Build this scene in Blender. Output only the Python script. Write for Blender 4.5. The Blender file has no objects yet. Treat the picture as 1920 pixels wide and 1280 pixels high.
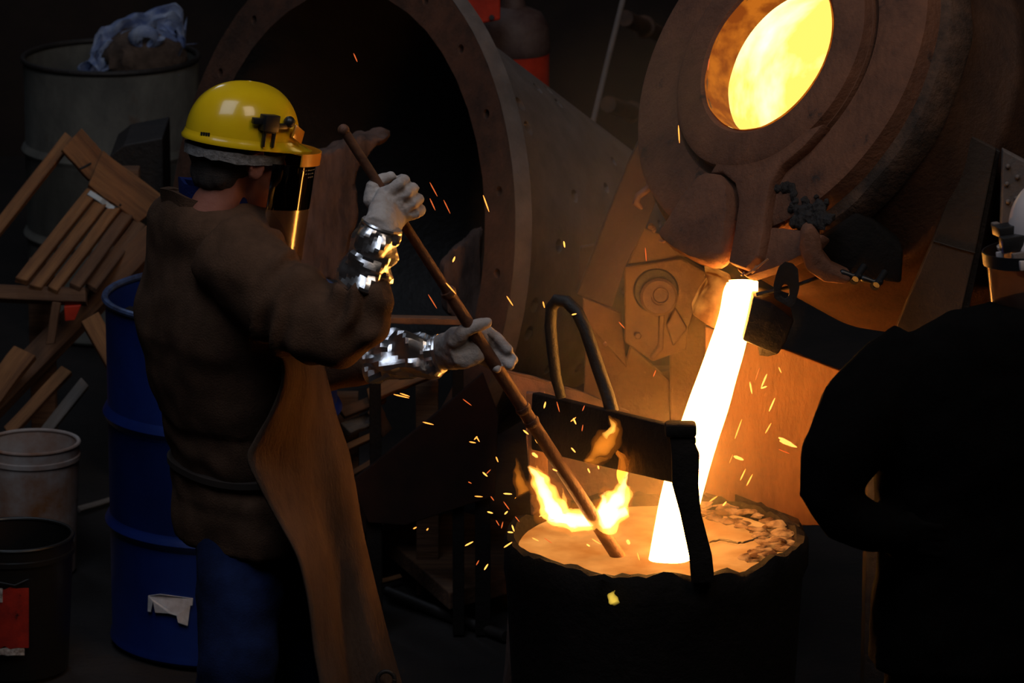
import bpy, bmesh, math, random
from mathutils import Vector as V, Matrix as MX, noise as NZ
random.seed(7)
R_ = math.radians
SC = bpy.context.scene
COL = SC.collection

# ------------------------------------------------------------------ camera, world, lamps, exposure
PITCH, FPX, CAMZ = R_(14.5), 9000.0, 3.9
cd = bpy.data.cameras.new('camera')
cam = bpy.data.objects.new('camera', cd); COL.objects.link(cam)
cam.location = (0, 0, CAMZ); cam.rotation_euler = (R_(90) - PITCH, 0, 0)
cd.sensor_width = 36.0; cd.lens = 36.0 * FPX / 1920.0; cd.clip_end = 100
cd.dof.use_dof = True; cd.dof.focus_distance = 10.75; cd.dof.aperture_fstop = 9.0
SC.camera = cam
SC.view_settings.view_transform = 'Standard'; SC.view_settings.look = 'None'
SC.view_settings.exposure = 0.0; SC.view_settings.gamma = 1.0
SC.view_settings.use_curve_mapping = False
SC.cycles.use_denoising = True
SC.cycles.max_bounces = 6; SC.cycles.diffuse_bounces = 3; SC.cycles.glossy_bounces = 3
SC.cycles.transparent_max_bounces = 12; SC.cycles.volume_bounces = 0
SC.cycles.sample_clamp_indirect = 4.0
w = bpy.data.worlds.new('world'); SC.world = w; w.use_nodes = True
w.node_tree.nodes['Background'].inputs[0].default_value = (0.7, 0.8, 1.0, 1)
w.node_tree.nodes['Background'].inputs[1].default_value = 0.0015

def area(name, loc, target, size, power, color):
    l = bpy.data.lights.new(name, 'AREA'); l.shape = 'RECTANGLE'; l.size, l.size_y = size
    l.energy = power; l.color = color
    o = bpy.data.objects.new(name, l); COL.objects.link(o); o.location = loc
    o.rotation_euler = (V(target) - V(loc)).to_track_quat('-Z', 'Y').to_euler()
    return o
# roof daylight and an added warm fill, high above and in front of the frame
area('overhead_light', (-1.3, 8.0, 6.5), (-0.4, 11.5, 1.0), (2.6, 3.6), 78, (0.74, 0.84, 1.0))
area('overhead_light', (2.6, 7.0, 6.5), (0.8, 11.0, 1.2), (2.0, 2.6), 66, (1.0, 0.80, 0.64))  # added warm fill from the front right, brightening furnace and cone
area('overhead_light', (-2.5, 16.0, 6.5), (-0.6, 12.5, 1.0), (1.0, 2.0), 24, (0.72, 0.82, 1.0))

# ------------------------------------------------------------------ measuring helpers
CAM = V((0, 0, CAMZ))
FW = V((0, math.cos(PITCH), -math.sin(PITCH))); UP = V((0, math.sin(PITCH), math.cos(PITCH))); RT = V((1, 0, 0))
def ray(px, py): return RT * ((px - 960) / FPX) + UP * ((640 - py) / FPX) + FW
def A(px, py, Y):
    d = ray(px, py); return CAM + d * (Y / d.y)
def G(px, py, z):
    d = ray(px, py); return CAM + d * ((z - CAMZ) / d.z)
def onplane(px, py, o, n):
    d = ray(px, py); return CAM + d * ((o - CAM).dot(n) / d.dot(n))
def camvec(x, y, z): return RT * x + UP * y - FW * z
def frame(o, x, y, z):
    m = MX((x, y, z)).transposed().to_4x4(); m.translation = o; return m
def nz(p, s=1.0): return NZ.noise(V(p) * s)

# ------------------------------------------------------------------ materials
def mat(name, col, rough=0.7, metal=0.0, col2=None, scale=8.0, bump=0.0, bscale=60.0, stretch=(1, 1, 1),
        emit=None, estr=0.0, lo=0.35, hi=0.65, spec=0.5, coat=0.0, detail=6, col3=None, s3=3.0, t3=0.6):
    m = bpy.data.materials.new(name); m.use_nodes = True; nt = m.node_tree; N = nt.nodes; L = nt.links
    b = N['Principled BSDF']; b.inputs['Base Color'].default_value = (*col, 1)
    b.inputs['Roughness'].default_value = rough; b.inputs['Metallic'].default_value = metal
    b.inputs['Specular IOR Level'].default_value = spec; b.inputs['Coat Weight'].default_value = coat
    if emit: b.inputs['Emission Color'].default_value = (*emit, 1); b.inputs['Emission Strength'].default_value = estr
    tc = N.new('ShaderNodeTexCoord'); mp = N.new('ShaderNodeMapping'); mp.inputs['Scale'].default_value = stretch
    L.new(tc.outputs['Object'], mp.inputs['Vector'])
    def nze(sc, det=detail):
        n = N.new('ShaderNodeTexNoise'); n.inputs['Scale'].default_value = sc; n.inputs['Detail'].default_value = det
        n.inputs['Roughness'].default_value = 0.65; L.new(mp.outputs[0], n.inputs['Vector']); return n
    def ramp(n, a, c):
        r = N.new('ShaderNodeMapRange'); r.inputs['From Min'].default_value = a; r.inputs['From Max'].default_value = c
        L.new(n.outputs[0], r.inputs['Value']); return r
    out = None
    if col2:
        r = ramp(nze(scale), lo, hi); mx = N.new('ShaderNodeMix'); mx.data_type = 'RGBA'
        mx.inputs['A'].default_value = (*col, 1); mx.inputs['B'].default_value = (*col2, 1)
        L.new(r.outputs[0], mx.inputs['Factor']); out = mx.outputs['Result']
        if col3:
            r3 = ramp(nze(s3), t3, t3 + 0.1); m3 = N.new('ShaderNodeMix'); m3.data_type = 'RGBA'
            L.new(out, m3.inputs['A']); m3.inputs['B'].default_value = (*col3, 1); L.new(r3.outputs[0], m3.inputs['Factor'])
            out = m3.outputs['Result']
        L.new(out, b.inputs['Base Color'])
    if bump:
        bp = N.new('ShaderNodeBump'); bp.inputs['Strength'].default_value = bump; bp.inputs['Distance'].default_value = 0.01
        L.new(nze(bscale).outputs[0], bp.inputs['Height']); L.new(bp.outputs[0], b.inputs['Normal'])
    return m

def emat(name, c1, c2, s1, s2, scale=6, lo=0.4, hi=0.6, crust=None, stretch=(1, 1, 1)):
    """glowing metal: emission colour and strength vary with noise, an optional cooler crust over it"""
    m = bpy.data.materials.new(name); m.use_nodes = True; nt = m.node_tree; N = nt.nodes; L = nt.links
    b = N['Principled BSDF']; b.inputs['Base Color'].default_value = (0.05, 0.03, 0.02, 1); b.inputs['Roughness'].default_value = 0.95; b.inputs['Specular IOR Level'].default_value = 0.05
    tc = N.new('ShaderNodeTexCoord'); mp = N.new('ShaderNodeMapping'); mp.inputs['Scale'].default_value = stretch
    L.new(tc.outputs['Object'], mp.inputs['Vector'])
    n = N.new('ShaderNodeTexNoise'); n.inputs['Scale'].default_value = scale; n.inputs['Detail'].default_value = 8
    L.new(mp.outputs[0], n.inputs['Vector'])
    r = N.new('ShaderNodeMapRange'); r.inputs['From Min'].default_value = lo; r.inputs['From Max'].default_value = hi
    L.new(n.outputs[0], r.inputs['Value'])
    mx = N.new('ShaderNodeMix'); mx.data_type = 'RGBA'
    mx.inputs['A'].default_value = (*[c * s1 for c in c1], 1); mx.inputs['B'].default_value = (*[c * s2 for c in c2], 1)
    L.new(r.outputs[0], mx.inputs['Factor'])
    L.new(mx.outputs['Result'], b.inputs['Emission Color']); b.inputs['Emission Strength'].default_value = 1.0
    return m

def glassy(name, tint, gloss=0.08, rough=0.05, haze=0.0):
    m = bpy.data.materials.new(name); m.use_nodes = True; nt = m.node_tree; N = nt.nodes; L = nt.links
    N.remove(N['Principled BSDF']); t = N.new('ShaderNodeBsdfTransparent'); t.inputs[0].default_value = (*tint, 1)
    g = N.new('ShaderNodeBsdfGlossy'); g.inputs['Roughness'].default_value = rough
    x = N.new('ShaderNodeMixShader'); x.inputs[0].default_value = gloss
    if haze:
        d = N.new('ShaderNodeBsdfTranslucent'); d.inputs[0].default_value = (0.7, 0.62, 0.55, 1); y = N.new('ShaderNodeMixShader'); y.inputs[0].default_value = haze
        L.new(t.outputs[0], y.inputs[1]); L.new(d.outputs[0], y.inputs[2]); t = y
    L.new(t.outputs[0], x.inputs[1]); L.new(g.outputs[0], x.inputs[2]); L.new(x.outputs[0], N['Material Output'].inputs['Surface'])
    return m

def flame_mat(name, col, strength):
    m = bpy.data.materials.new(name); m.use_nodes = True; nt = m.node_tree; N = nt.nodes; L = nt.links
    N.remove(N['Principled BSDF']); e = N.new('ShaderNodeEmission')
    e.inputs[0].default_value = (*col, 1); e.inputs[1].default_value = strength
    L.new(e.outputs[0], N['Material Output'].inputs['Volume']); return m

def smoke_mat(name, col, dens, rad, aniso=0.2):
    m = bpy.data.materials.new(name); m.use_nodes = True; nt = m.node_tree; N = nt.nodes; L = nt.links
    N.remove(N['Principled BSDF']); e = N.new('ShaderNodeVolumeScatter')
    e.inputs['Color'].default_value = (*col, 1); e.inputs['Anisotropy'].default_value = aniso
    tc = N.new('ShaderNodeTexCoord'); mp = N.new('ShaderNodeMapping'); mp.inputs['Scale'].default_value = [1 / q for q in rad]
    g = N.new('ShaderNodeTexGradient'); g.gradient_type = 'SPHERICAL'; k = N.new('ShaderNodeMath'); k.operation = 'MULTIPLY'; k.inputs[1].default_value = dens
    L.new(tc.outputs['Object'], mp.inputs['Vector']); L.new(mp.outputs[0], g.inputs[0]); L.new(g.outputs['Fac'], k.inputs[0]); L.new(k.outputs[0], e.inputs['Density'])
    L.new(e.outputs[0], N['Material Output'].inputs['Volume']); return m

RUST = mat('rusted steel', (0.13, 0.055, 0.030), 0.75, 0.0, (0.045, 0.024, 0.016), 9, 0.35, 70, col3=(0.13, 0.075, 0.05), s3=5)
CASTING = mat('heat scaled casting', (0.22, 0.085, 0.040), 0.85, 0.0, (0.115, 0.045, 0.023), 7, 0.5, 55, col3=(0.03, 0.020, 0.016), s3=14, t3=0.62)
CRUST = mat('scaled flange', (0.12, 0.060, 0.034), 0.95, 0.0, (0.03, 0.018, 0.012), 16, 0.9, 40, col3=(0.14, 0.12, 0.10), s3=10, t3=0.66)
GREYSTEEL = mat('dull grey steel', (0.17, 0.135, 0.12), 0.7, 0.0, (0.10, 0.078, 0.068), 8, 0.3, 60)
POTM = mat('sooty pot iron', (0.010, 0.007, 0.006), 0.85, 0.0, (0.005, 0.004, 0.003), 10, 0.5, 40, spec=0.2)
STANDM = mat('stand steel', (0.17, 0.080, 0.036), 0.7, 0.0, (0.09, 0.042, 0.021), 8, 0.35, 60)
DIAGM = mat('scaled plate', (0.075, 0.040, 0.026), 0.85, 0.0, (0.045, 0.025, 0.017), 8, 0.4, 50)
COLM = mat('brown column steel', (0.060, 0.036, 0.022), 0.8, 0.0, (0.036, 0.022, 0.015), 8, 0.3, 60)
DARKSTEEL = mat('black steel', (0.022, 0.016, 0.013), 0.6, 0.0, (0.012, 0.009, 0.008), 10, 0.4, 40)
BODYSTEEL = mat('furnace body steel', (0.085, 0.036, 0.017), 0.7, 0.0, (0.042, 0.018, 0.010), 10, 0.4, 80)
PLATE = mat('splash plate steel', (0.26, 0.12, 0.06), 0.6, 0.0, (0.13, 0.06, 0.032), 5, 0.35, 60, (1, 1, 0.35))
REFRACT = mat('refractory', (0.42, 0.23, 0.13), 0.9, 0.0, (0.16, 0.07, 0.04), 24, 1.0, 45)
SLAG = mat('black slag', (0.010, 0.007, 0.006), 0.7, 0.0, (0.022, 0.015, 0.011), 40, 0.8, 90)
FLOORM = mat('dirt floor', (0.013, 0.008, 0.006), 0.95, 0.0, (0.005, 0.003, 0.0025), 5, 0.6, 30)
WALLM = mat('sooty wall', (0.030, 0.018, 0.013), 0.95, 0.0, (0.010, 0.007, 0.006), 1.6, 0.4, 12)
WOOD = mat('old pallet wood', (0.33, 0.145, 0.050), 0.8, 0.0, (0.14, 0.055, 0.02), 12, 0.5, 30, (0.25, 3, 3))
WOODD = mat('dark timber', (0.19, 0.09, 0.042), 0.85, 0.0, (0.09, 0.04, 0.02), 12, 0.5, 30, (0.25, 3, 3))
WOODG = mat('grey timber', (0.20, 0.17, 0.15), 0.85, 0.0, (0.10, 0.08, 0.065), 12, 0.5, 30, (0.25, 3, 3))
GALV = mat('galvanised strap', (0.30, 0.34, 0.37), 0.45, 0.6)
BLUEDRUM = mat('blue drum paint', (0.005, 0.024, 0.17), 0.38, 0.0, (0.004, 0.017, 0.12), 4, 0.1, 30, col3=(0.02, 0.02, 0.05), s3=9, t3=0.68)
BLUERIM = mat('worn blue rim', (0.10, 0.16, 0.34), 0.35, 0.3, (0.05, 0.06, 0.12), 20)
GREYDRUM = mat('weathered grey drum', (0.17, 0.165, 0.14), 0.7, 0.0, (0.085, 0.083, 0.074), 6, 0.25, 40, (1, 1, 0.6), col3=(0.10, 0.055, 0.035), s3=5, t3=0.6)
WHITEPAIL = mat('stained white plastic', (0.52, 0.47, 0.44), 0.55, 0.0, (0.32, 0.12, 0.045), 4, 0.1, 30, (1, 1, 1), col3=(0.08, 0.05, 0.035), s3=13, t3=0.66)
BLACKPL = mat('black plastic', (0.008, 0.008, 0.008), 0.35)
REDLAB = mat('red label', (0.36, 0.022, 0.010), 0.5, 0.0, (0.20, 0.012, 0.008), 30, col3=(0.015, 0.005, 0.005), s3=28, t3=0.6)
WHITELAB = mat('white label', (0.55, 0.53, 0.50), 0.6, 0.0, (0.16, 0.13, 0.11), 90)
PAPER = mat('torn paper label', (0.72, 0.73, 0.76), 0.7, 0.0, (0.5, 0.49, 0.50), 30)
REDPAINT = mat('red paint', (0.72, 0.045, 0.014), 0.5, 0.0, (0.42, 0.026, 0.010), 9, 0.15, 40, col3=(0.07, 0.02, 0.014), s3=18, t3=0.68)
TANKTOP = mat('worn tank shoulder', (0.13, 0.08, 0.065), 0.6, 0.0, (0.07, 0.035, 0.03), 14, 0.2, 40)
JACKET = mat('brown felt jacket', (0.112, 0.058, 0.034), 0.95, 0.0, (0.078, 0.041, 0.024), 22, 0.45, 220, spec=0.15)
APRON = mat('leather apron', (0.105, 0.065, 0.046), 0.9, 0.0, (0.056, 0.034, 0.024), 9, 0.5, 130, (1, 1, 0.3), spec=0.15)
TROUSERS = mat('blue work trousers', (0.008, 0.018, 0.075), 0.95, 0.0, (0.004, 0.009, 0.036), 12, 0.3, 200, spec=0.2)
SHIRT = mat('blue shirt', (0.010, 0.024, 0.15), 0.9, 0.0, (0.007, 0.015, 0.10), 20, 0.3, 200, spec=0.2)
SKIN = mat('skin', (0.36, 0.135, 0.090), 0.6, 0.0, (0.29, 0.10, 0.065), 20, 0.12, 120)
HAIR = mat('dark hair', (0.050, 0.034, 0.026), 0.7, 0.0, (0.022, 0.015, 0.012), 40, 0.8, 160, (1, 1, 5))
GREYBAND = mat('grey head band', (0.30, 0.28, 0.27), 0.8, 0.0, (0.12, 0.11, 0.10), 60, 0.5, 90)
GLOVE = mat('grey leather glove', (0.50, 0.46, 0.44), 0.75, 0.0, (0.34, 0.28, 0.25), 16, 0.35, 110, spec=0.3)
FOIL = mat('aluminised fabric', (0.92, 0.92, 0.94), 0.30, 1.0, (0.82, 0.81, 0.82), 30, 0.08, 60)
YELLOW = mat('yellow helmet plastic', (0.86, 0.56, 0.008), 0.22, 0.0, (0.80, 0.49, 0.006), 8, 0.03, 60, coat=0.5)
BLACK = mat('black fittings', (0.012, 0.012, 0.013), 0.4)
AMBER = mat('amber visor holder', (0.65, 0.27, 0.02), 0.25, 0.0, coat=0.4)
DARKVISOR = glassy('dark visor', (0.03, 0.018, 0.012), 0.05)
CLEARVISOR = glassy('clear visor', (0.72, 0.62, 0.55), 0.10, 0.16, 0.22)
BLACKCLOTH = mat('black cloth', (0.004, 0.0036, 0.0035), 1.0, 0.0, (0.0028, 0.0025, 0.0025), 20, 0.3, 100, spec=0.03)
WHITEHAT = mat('off white helmet', (0.62, 0.52, 0.49), 0.35, 0.0, coat=0.3)
BLUEPL = mat('blue plastic', (0.02, 0.05, 0.25), 0.4)
CLOTH = mat('blue striped rag', (0.40, 0.46, 0.60), 0.9, 0.0, (0.13, 0.19, 0.40), 9, 0.4, 90, (1, 5, 1), col3=(0.10, 0.06, 0.04), s3=12, t3=0.68)
SACK = mat('brown rubble', (0.13, 0.085, 0.06), 0.95, 0.0, (0.055, 0.035, 0.026), 18, 0.8, 40)
BARK = mat('rough lining slab', (0.16, 0.090, 0.068), 0.95, 0.0, (0.055, 0.030, 0.022), 14, 1.0, 30, (1, 1, 0.3))
POLEM = mat('bare steel pole', (0.20, 0.085, 0.045), 0.6, 0.2, (0.10, 0.042, 0.024), 14, 0.3, 90)
STREAM = emat('molten stream', (1.0, 0.36, 0.055), (1.0, 0.40, 0.07), 56, 64, 5)
MELT = emat('melt surface', (1.0, 0.28, 0.035), (1.0, 0.38, 0.075), 0.46, 0.74, 9, 0.35, 0.65)
MELTCRUST = emat('cooling slag crust', (0.7, 0.14, 0.012), (1.0, 0.36, 0.08), 0.02, 0.45, 34, 0.42, 0.64)
HEART = emat('furnace glow', (1.0, 0.62, 0.11), (1.0, 0.80, 0.34), 1.5, 3.2, 4.0, 0.46, 0.68, stretch=(0.7, 2.2, 1))
BORE = emat('glowing bore', (1.0, 0.17, 0.006), (1.0, 0.25, 0.012), 0.22, 0.50, 22, 0.40, 0.62)
LITLIP = emat('lit spout lining', (1.0, 0.20, 0.012), (1.0, 0.34, 0.05), 0.10, 0.5, 16, 0.40, 0.62)  # refractory beside the stream; the orange light on it is put into emission
SPARKM = mat('spark', (0.1, 0.05, 0.02), 0.8, emit=(1.0, 0.30, 0.045), estr=2.2)
SPARKH = mat('hot spark', (0.1, 0.05, 0.02), 0.8, emit=(1.0, 0.40, 0.07), estr=2.2)
SPARKD = mat('dying spark', (0.1, 0.05, 0.02), 0.8, emit=(1.0, 0.16, 0.03), estr=0.75)
FLAMEW = flame_mat('white hot flame', (1.0, 0.62, 0.28), 150)
FLAMEY = flame_mat('yellow flame', (1.0, 0.42, 0.06), 95)
FLAMEO = flame_mat('orange flame', (1.0, 0.28, 0.02), 24)
FLAMEV = flame_mat('thin flame veil', (1.0, 0.24, 0.015), 5)
FLAMEG = flame_mat('greenish flame', (1.0, 0.66, 0.08), 45)

# ------------------------------------------------------------------ mesh builder
class M:
    def __init__(s): s.v = []; s.f = []
    def add(s, vs, fs):
        o = len(s.v); s.v += [V(p) for p in vs]; s.f += [tuple(i + o for i in f) for f in fs]; return s
    def loft(s, rings, caps=True, closed=True):
        n = len(rings[0]); vs = [p for r in rings for p in r]; fs = []
        for i in range(len(rings) - 1):
            for j in range(n if closed else n - 1):
                k = (j + 1) % n; fs.append((i * n + j, i * n + k, (i + 1) * n + k, (i + 1) * n + j))
        if caps:
            fs.append(tuple(reversed(range(n)))); fs.append(tuple((len(rings) - 1) * n + j for j in range(n)))
        return s.add(vs, fs)
    def tube(s, pts, rad, n=12, caps=True, flat=None, roundcap=False):
        pts = [V(p) for p in pts]
        if not hasattr(rad, '__len__'): rad = [rad] * len(pts)
        rad = list(rad)
        if roundcap:
            d0 = (pts[0] - pts[1]).normalized(); d1 = (pts[-1] - pts[-2]).normalized(); r0, r1 = rad[0], rad[-1]
            pts = [pts[0] + d0 * r0 * k for k in (0.97, 0.75, 0.4)] + pts + [pts[-1] + d1 * r1 * k for k in (0.4, 0.75, 0.97)]
            rad = [r0 * k for k in (0.25, 0.66, 0.92)] + rad + [r1 * k for k in (0.92, 0.66, 0.25)]
        t = (pts[1] - pts[0]).normalized(); a = t.orthogonal().normalized()
        if flat is not None: a = (V(flat) - t * V(flat).dot(t)).normalized()
        rings = []
        for i, p in enumerate(pts):
            t2 = (pts[min(i + 1, len(pts) - 1)] - pts[max(i - 1, 0)]).normalized()
            a = (a - t2 * a.dot(t2)).normalized(); b = t2.cross(a)
            r = rad[i]; ra, rb = r if isinstance(r, tuple) else (r, r)
            rings.append([p + a * ra * math.cos(6.28319 * j / n) + b * rb * math.sin(6.28319 * j / n) for j in range(n)])
        return s.loft(rings, caps)
    def box(s, c, size, m3=None):
        c = V(c); h = V(size) / 2; vs = []
        for x in (-1, 1):
            for y in (-1, 1):
                for z in (-1, 1):
                    p = V((x * h.x, y * h.y, z * h.z)); vs.append(c + (m3 @ p if m3 else p))
        return s.add(vs, [(0, 1, 3, 2), (4, 6, 7, 5), (0, 4, 5, 1), (2, 3, 7, 6), (0, 2, 6, 4), (1, 5, 7, 3)])
    def prism(s, poly, ext):
        n = len(poly); ext = V(ext); vs = [V(p) for p in poly] + [V(p) + ext for p in poly]
        nrm = V()
        for i in range(n): nrm += V(poly[i]).cross(V(poly[(i + 1) % n]))
        if nrm.dot(ext) > 0:
            fs = [tuple(reversed(range(n))), tuple(range(n, 2 * n))] + [(i, (i + 1) % n, (i + 1) % n + n, i + n) for i in range(n)]
        else:
            fs = [tuple(range(n)), tuple(reversed(range(n, 2 * n)))] + [(i + n, (i + 1) % n + n, (i + 1) % n, i) for i in range(n)]
        return s.add(vs, fs)
    def lathe(s, prof, m4=MX.Identity(4), n=48, wob=None, closed=False):
        vs = []; fs = []
        for i, (r, z) in enumerate(prof):
            for j in range(n):
                a = 6.28319 * j / n; p = V((r * math.cos(a), r * math.sin(a), z))
                if wob: p = wob(p)
                vs.append(m4 @ p)
        k = len(prof)
        for i in range(k if closed else k - 1):
            i2 = (i + 1) % k
            for j in range(n): fs.append((i * n + j, i * n + (j + 1) % n, i2 * n + (j + 1) % n, i2 * n + j))
        return s.add(vs, fs)
    def ell(s, c, ax, nu=20, nv=12):
        c = V(c)
        if not isinstance(ax[0], V): ax = [V((ax[0], 0, 0)), V((0, ax[1], 0)), V((0, 0, ax[2]))]
        rings = []
        for i in range(nv + 1):
            t = math.pi * (0.02 + 0.96 * i / nv)
            rings.append([c - ax[2] * math.cos(t) + (ax[0] * math.cos(6.28319 * j / nu) + ax[1] * math.sin(6.28319 * j / nu)) * math.sin(t) for j in range(nu)])
        return s.loft(rings)
    def map(s, fn): s.v = [V(fn(p)) for p in s.v]; return s
    def xf(s, m4): s.v = [m4 @ p for p in s.v]; return s
    def mesh(s, name, off=V()):
        me = bpy.data.meshes.new(name); me.from_pydata([tuple(p - off) for p in s.v], [], s.f); me.validate(); me.update(); return me
    def remesh(s, voxel, smooth=4, fac=0.5):
        me = s.mesh('temporary'); o = bpy.data.objects.new('temporary', me); COL.objects.link(o)
        r = o.modifiers.new('r', 'REMESH'); r.mode = 'VOXEL'; r.voxel_size = voxel
        if smooth: sm = o.modifiers.new('s', 'SMOOTH'); sm.iterations = smooth; sm.factor = fac
        dg = bpy.context.evaluated_depsgraph_get(); e = o.evaluated_get(dg).to_mesh()
        s.v = [v.co.copy() for v in e.vertices]; s.f = [tuple(p.vertices) for p in e.polygons]
        s.n = [v.normal.copy() for v in e.vertices]
        o.evaluated_get(dg).to_mesh_clear(); bpy.data.objects.remove(o); bpy.data.meshes.remove(me); return s
    def puff(s, fn):   # move along normals
        s.v = [p + n * fn(p, n) for p, n in zip(s.v, s.n)]; return s
    def build(s, name, material, parent=None, smooth=True, bevel=0.0, matrix=None, angle=40, label=None, solid=0.0):
        if matrix is None:
            lo = V([min(p[i] for p in s.v) for i in range(3)]); hi = V([max(p[i] for p in s.v) for i in range(3)])
            c = (lo + hi) / 2; me = s.mesh(name, c); matrix = MX.Translation(c)
        else: me = s.mesh(name)
        bm = bmesh.new(); bm.from_mesh(me)
        if bevel:
            ed = [e for e in bm.edges if len(e.link_faces) == 2 and e.calc_face_angle(0) > R_(30)]
            bmesh.ops.bevel(bm, geom=ed, offset=bevel, segments=2, affect='EDGES', profile=0.5, clamp_overlap=True)
        if solid: bmesh.ops.solidify(bm, geom=bm.faces[:], thickness=solid)
        bmesh.ops.recalc_face_normals(bm, faces=bm.faces[:])
        bm.to_mesh(me); bm.free()
        if smooth:
            for p in me.polygons: p.use_smooth = True
            me.set_sharp_from_angle(angle=R_(angle))
        me.materials.append(material)
        o = bpy.data.objects.new(name, me); COL.objects.link(o)
        if parent: o.parent = parent; o.matrix_basis = pw(parent).inverted() @ matrix
        else: o.matrix_basis = matrix
        if label: o['label'] = label
        return o
def pw(o): return pw(o.parent) @ o.matrix_basis if o.parent else o.matrix_basis.copy()

def thing(name, label, cat, loc=(0, 0, 0), group=None, matrix=None):
    o = bpy.data.objects.new(name, None); COL.objects.link(o); o.empty_display_size = 0.1
    o.matrix_basis = matrix if matrix is not None else MX.Translation(V(loc))
    return tag(o, label, cat, group)
def tag(o, label, cat, group=None):
    o['label'] = label; o['category'] = cat
    if group: o['group'] = group
    return o
def struct(o): o['kind'] = 'structure'; return o
def pmat(p0, p1, face):          # frame with x along p0->p1 and z as near as can be to face
    x = (p1 - p0).normalized(); z = (face - x * face.dot(x)).normalized(); return frame((p0 + p1) / 2, x, z.cross(x), z)
VIEW = -FW
def plank(name, p0, p1, wd, th, material, parent=None, face=None, skew=0.15, warp=0.006, bevel=0.003):
    m4 = pmat(p0, p1, face if face is not None else V((0, -0.75, 0.65))); L = (p1 - p0).length
    k = 6; rings = []; sd = random.random() * 50; s0, s1 = random.uniform(-skew, skew) * wd, random.uniform(-skew, skew) * wd
    for i in range(k + 1):
        t = i / k; x = -L / 2 + L * t; dz = NZ.noise(V((t * 2, sd, 0))) * warp
        rings.append([V((x + (s0 * (1 - t) + s1 * t) * y * 2, y * wd * (1 + 0.06 * NZ.noise(V((t * 4, sd, y)))), dz + z * th)) for y, z in ((-.5, -.5), (.5, -.5), (.5, .5), (-.5, .5))])
    return M().loft(rings).build(name, material, parent, False, bevel, m4)

# ------------------------------------------------------------------ the hall
fl = M(); n = 40
for i in range(n + 1):
    for j in range(n + 1):
        x = -4 + 8 * i / n; y = 5 + 13 * j / n; fl.v.append(V((x, y, -0.012 + 0.012 * NZ.noise(V((x * 3, y * 3, 0))))))
for i in range(n):
    for j in range(n): a = i * (n + 1) + j; fl.f.append((a, a + n + 1, a + n + 2, a + 1))
struct(fl.build('floor', FLOORM))
struct(M().box((0, 18.1, 2.9), (8.6, 0.3, 6.2)).build('wall_back', WALLM, smooth=False))
struct(M().box((-4.1, 11.5, 2.9), (0.3, 13.2, 6.2)).build('wall_left', WALLM, smooth=False))
struct(M().box((4.1, 11.5, 2.9), (0.3, 13.2, 6.2)).build('wall_right', WALLM, smooth=False))

# ------------------------------------------------------------------ furnace
FN = camvec(-0.688, 0.381, 0.618).normalized()
FO = A(1456, 109, 10.95)
fy = (V((0, 0, 1)) - FN * FN.z).normalized(); fx = fy.cross(FN)
FM = frame(FO, fx, fy, FN)
def face(px, py, h=0.0): return onplane(px, py, FO + FN * h, FN)
fur = thing('furnace', 'big tilted round melting furnace with glowing open mouth, pouring metal into the pot', 'furnace', matrix=FM)
def wob(p): return p * (1 + 0.006 * NZ.noise(p * 7))
M().lathe([(0.197, 0.0), (0.293, 0.0), (0.294, -0.028), (0.306, -0.028), (0.309, 0.0), (0.43, 0.0), (0.444, -0.010), (0.448, -0.055)], FM, 96, wob).build('face_plate', CASTING, fur)
M().lathe([(0.40, -0.045), (0.448, -0.052), (0.470, -0.062), (0.476, -0.075), (0.476, -0.128), (0.470, -0.138), (0.45, -0.14)], FM, 96,
          lambda p: p * (1 + 0.012 * NZ.noise(p * 11))).build('flange', CRUST, fur)
M().lathe([(0.455, -0.14), (0.455, -0.30), (0.46, -0.31), (0.46, -0.34), (0.455, -0.35), (0.45, -0.56), (0.41, -0.70), (0.25, -0.80), (0.001, -0.82)], FM, 96).build('shell', BODYSTEEL, fur)
M().lathe([(0.194, 0.0), (0.194, 0.024), (0.205, 0.034), (0.275, 0.034), (0.288, 0.026), (0.292, -0.01)], FM, 80, wob).build('mouth_ring', CASTING, fur)
M().lathe([(0.1945, 0.030), (0.191, 0.0), (0.188, -0.045)], FM, 80, lambda p: p * (1 + 0.015 * NZ.noise(p * 18))).build('bore', BORE, fur)
M().lathe([(0.188, -0.045), (0.22, -0.06), (0.34, -0.10), (0.37, -0.30), (0.36, -0.50), (0.27, -0.66), (0.10, -0.72), (0.001, -0.72)], FM, 64).build('hot_chamber', HEART, fur)
# raised keyhole rib running from the ring down to the spout, and the rounded spout cover
rib = [(1384, 262), (1362, 308), (1345, 334), (1368, 332), (1392, 352), (1400, 385), (1392, 440), (1380, 500), (1412, 512), (1436, 488), (1446, 440), (1450, 395), (1458, 352), (1475, 322), (1520, 285), (1560, 240), (1500, 262), (1440, 275)]
M().prism([face(x, y) - FN * 0.005 for x, y in rib], FN * 0.033).build('rib', CASTING, fur, bevel=0.006)
cov = [(1252, 452), (1272, 424), (1300, 380), (1324, 346), (1346, 334), (1368, 338), (1386, 360), (1388, 400), (1382, 450), (1372, 490), (1352, 508), (1316, 498), (1280, 478)]
M().prism([face(x, y) - FN * 0.01 for x, y in cov], FN * 0.058).build('spout_cover', CASTING, fur, bevel=0.018)
low = [(1386, 440), (1380, 505), (1400, 520), (1460, 500), (1520, 470), (1545, 440), (1500, 430), (1450, 425)]
M().prism([face(x, y) - FN * 0.03 for x, y in low], FN * 0.032).build('lower_lip', CASTING, fur, bevel=0.008)
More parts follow.
